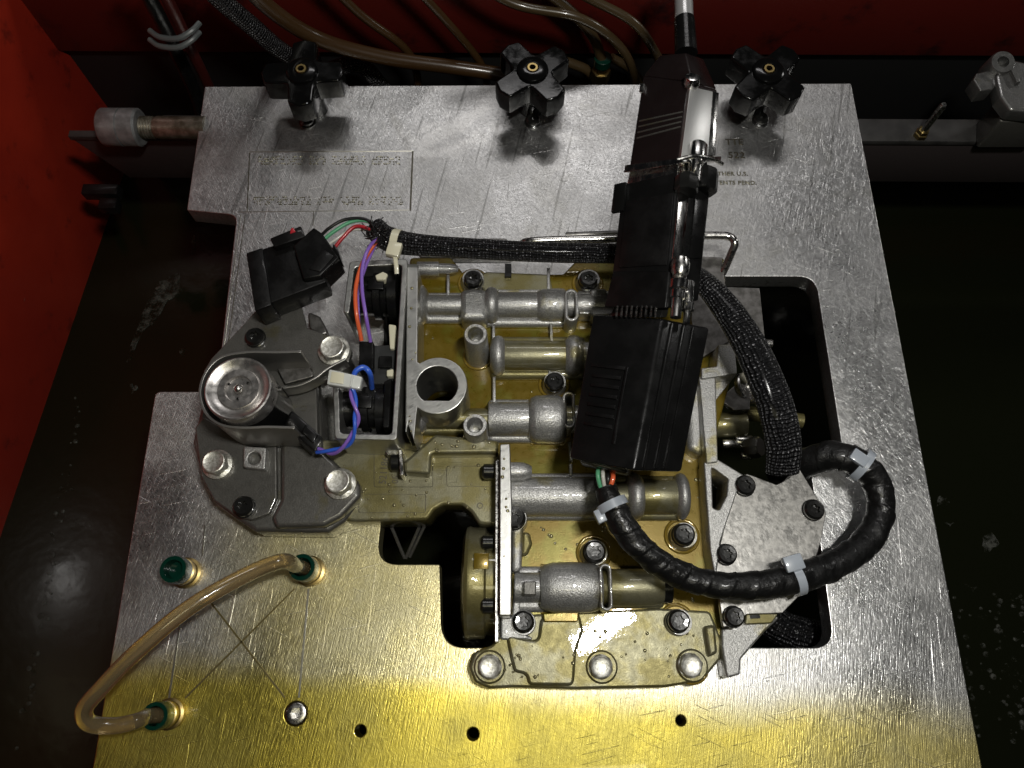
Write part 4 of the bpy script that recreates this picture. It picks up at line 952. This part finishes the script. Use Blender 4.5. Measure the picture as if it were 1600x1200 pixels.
link_mesh('hood_clip', hd.patch('l', .0, .10, .10, .20, .0012), m_steel, ht)
link_mesh('lower_flange', Wedge((976, 258, .067), (1068, 246, .0855), (1128, 244, .070), (974, 270, .067), (1067, 254, .0855), (1127, 252, .070)).solid(.0005), m_chrome, ht)
link_mesh('flange_loop', tube([P(1058, 250, .088), P(1085, 244, .089), (P(1112, 248, .084)), P(1128, 256, .076)], .0010, 10, 8), m_steel, ht)
link_mesh('thumb_screw', lathe([(0, .0042), (.001, .0048), (.008, .0048), (.009, .0036), (.020, .0032)], P(1090, 226, .082), scd, 20), m_chrome, ht)
cbl = thing('data_cable', P(1070, 60, .07), 'grey round cable rising out of the connector hood at the top edge', 'cable')
link_mesh('strain_relief', lathe([(0, .0058), (.002, .0056), (.018, .0052), (.020, .0050)], P(1072, 84, .077), P(1070, 40, .079) - P(1072, 84, .077), 24), m_blk, cbl)
link_mesh('sheath', tube([P(1070, 54, .078), P(1069, 30, .079), P(1068, 0, .080), P(1066, -60, .083)], .0047, 24, 6), m_sheath, cbl)

# bent steel wire bail
bz = .026
o = link_mesh('wire_bail', tube([P(806, 392, .016), P(815, 382, .020), P(830, 377, bz), P(900, 374, bz), P(960, 373, bz), P(1060, 369, bz), P(1120, 368, bz), P(1140, 370, bz), P(1148, 380, bz), P(1143, 395, .022), P(1132, 420, .014), P(1122, 440, .009)], S(900, 374, bz) * 6.2, 16, 8), m_steel, None, 60)
tag(o, 'bent steel wire bail crossing behind the plug adapter', 'wire bail')
o = link_mesh('steel_rod', tube([P(884, 368, .020), P(930, 366, .020), P(1000, 364, .020)], S(900, 374, bz) * 5, 12, 4), m_dsteel, None, 60)
tag(o, 'short straight steel rod lying behind the wire bail', 'rod')

# ------------------------------------------------------------------ things behind the plate
def PY(px, py, back):
    d = ray(px, py); return CPOS + d * ((YBW - back) / d.y)
def hose(name, pts, rpx, mat, label, cat='hose', grp=None):
    ps = [PY(*p) for p in pts]; s_ = (ps[1] - CPOS).dot(FWD) / FPX
    o = link_mesh(name, tube(ps, s_ * rpx * .85, 16, 10), mat, None, 60)
    return tag(o, label, cat, grp)
G = 'oil-stained hoses behind the plate'
hose('hose', [(340, -70, .05), (420, 12, .045), (500, 62, .04), (600, 90, .035), (700, 104, .03), (790, 118, .03), (850, 135, .03)], 15, m_hosed, 'thick brown-stained hose sweeping from top left to the middle knob', grp=G)
hose('hose', [(470, -70, .02), (560, 20, .02), (632, 75, .02), (652, 120, .02), (650, 180, .02)], 8, m_hosed, 'dim thin hose hanging under the thick brown hose', grp=G)
hose('hose', [(600, -70, .02), (690, 25, .02), (745, 90, .02), (760, 125, .02), (764, 180, .02)], 7.5, m_hosed, 'dim thin hose dropping just left of the middle knob', grp=G)
hose('hose', [(690, -60, .02), (800, 5, .025), (905, 28, .03), (968, 72, .03), (993, 125, .03), (996, 180, .03)], 8.5, m_hosel, 'pale thin hose arching down left of the metal hood', grp=G)
hose('hose', [(800, -70, .02), (910, -8, .02), (988, 34, .025), (1024, 82, .03), (1042, 125, .03), (1050, 180, .03)], 8.5, m_hosel, 'pale thin hose arching in behind the metal hood', grp=G)
hose('hose', [(800, -50, .012), (885, 12, .012), (925, 55, .015), (940, 92, .018)], 10, m_hosel, 'short pale hose entering the brass fitting behind the plate', grp=G)
hose('hose', [(860, 92, .012), (895, 100, .012), (925, 118, .012), (945, 170, .012)], 9, m_hosel, 'pale hose end just right of the middle knob', grp=G)
hose('hose', [(955, 90, .010), (985, 108, .010), (1010, 140, .010), (1020, 170, .01)], 8, m_hosel, 'pale hose end crossing low between brass fitting and hood', grp=G)
bf = PY(942, 92, .018) - Vector((0, 0, .020))
f = thing('brass_fitting', bf, 'brass hose fitting with green collar standing behind the plate edge', 'fitting')
link_mesh('brass_body', lathe([(-.02, .0055), (0, .0055), (.001, .0065), (.010, .0065), (.0105, .0052), (.016, .0052)], bf, seg=6), m_brass, f)
link_mesh('collar', lathe([(.0155, .0055), (.021, .0058), (.0215, .0050)], bf, seg=24), m_green, f)
# cable bundle top left
hose('cable', [(190, -70, .05), (235, 0, .05), (275, 80, .04), (310, 160, .03), (325, 240, .03)], 14, m_tape, 'black cable hanging in the dark top left corner', 'cable')
hose('cable', [(220, -70, .05), (262, 0, .05), (300, 80, .04), (335, 160, .03), (345, 240, .03)], 11, M('dark_red_cable', (.06, .008, .006), 0, .45), 'dark red cable hanging beside the black one at top left', 'cable')
bt = thing('cable_tie', PY(270, 55, .055), 'two grey tie bands round the cables at top left', 'cable tie')
for dy in (0, 14):
    link_mesh('band', tube([PY(234, 48 + dy, .055), PY(250, 58 + dy, .060), PY(278, 60 + dy, .062), PY(300, 48 + dy, .058), PY(312, 36 + dy, .052)], .0016, 10, 6), M('grey_band', (.09, .10, .10), 0, .4), bt)
o = link_mesh('braided_cable', tube([PY(*p) for p in [(280, -70, .045), (340, -5, .045), (395, 42, .04), (440, 80, .035), (500, 112, .03), (560, 100, .02), (600, 140, .02)]], .0055, 20, 10), m_braid, None, 60); tag(o, 'black braided cable running from top left behind the left knob', 'cable')
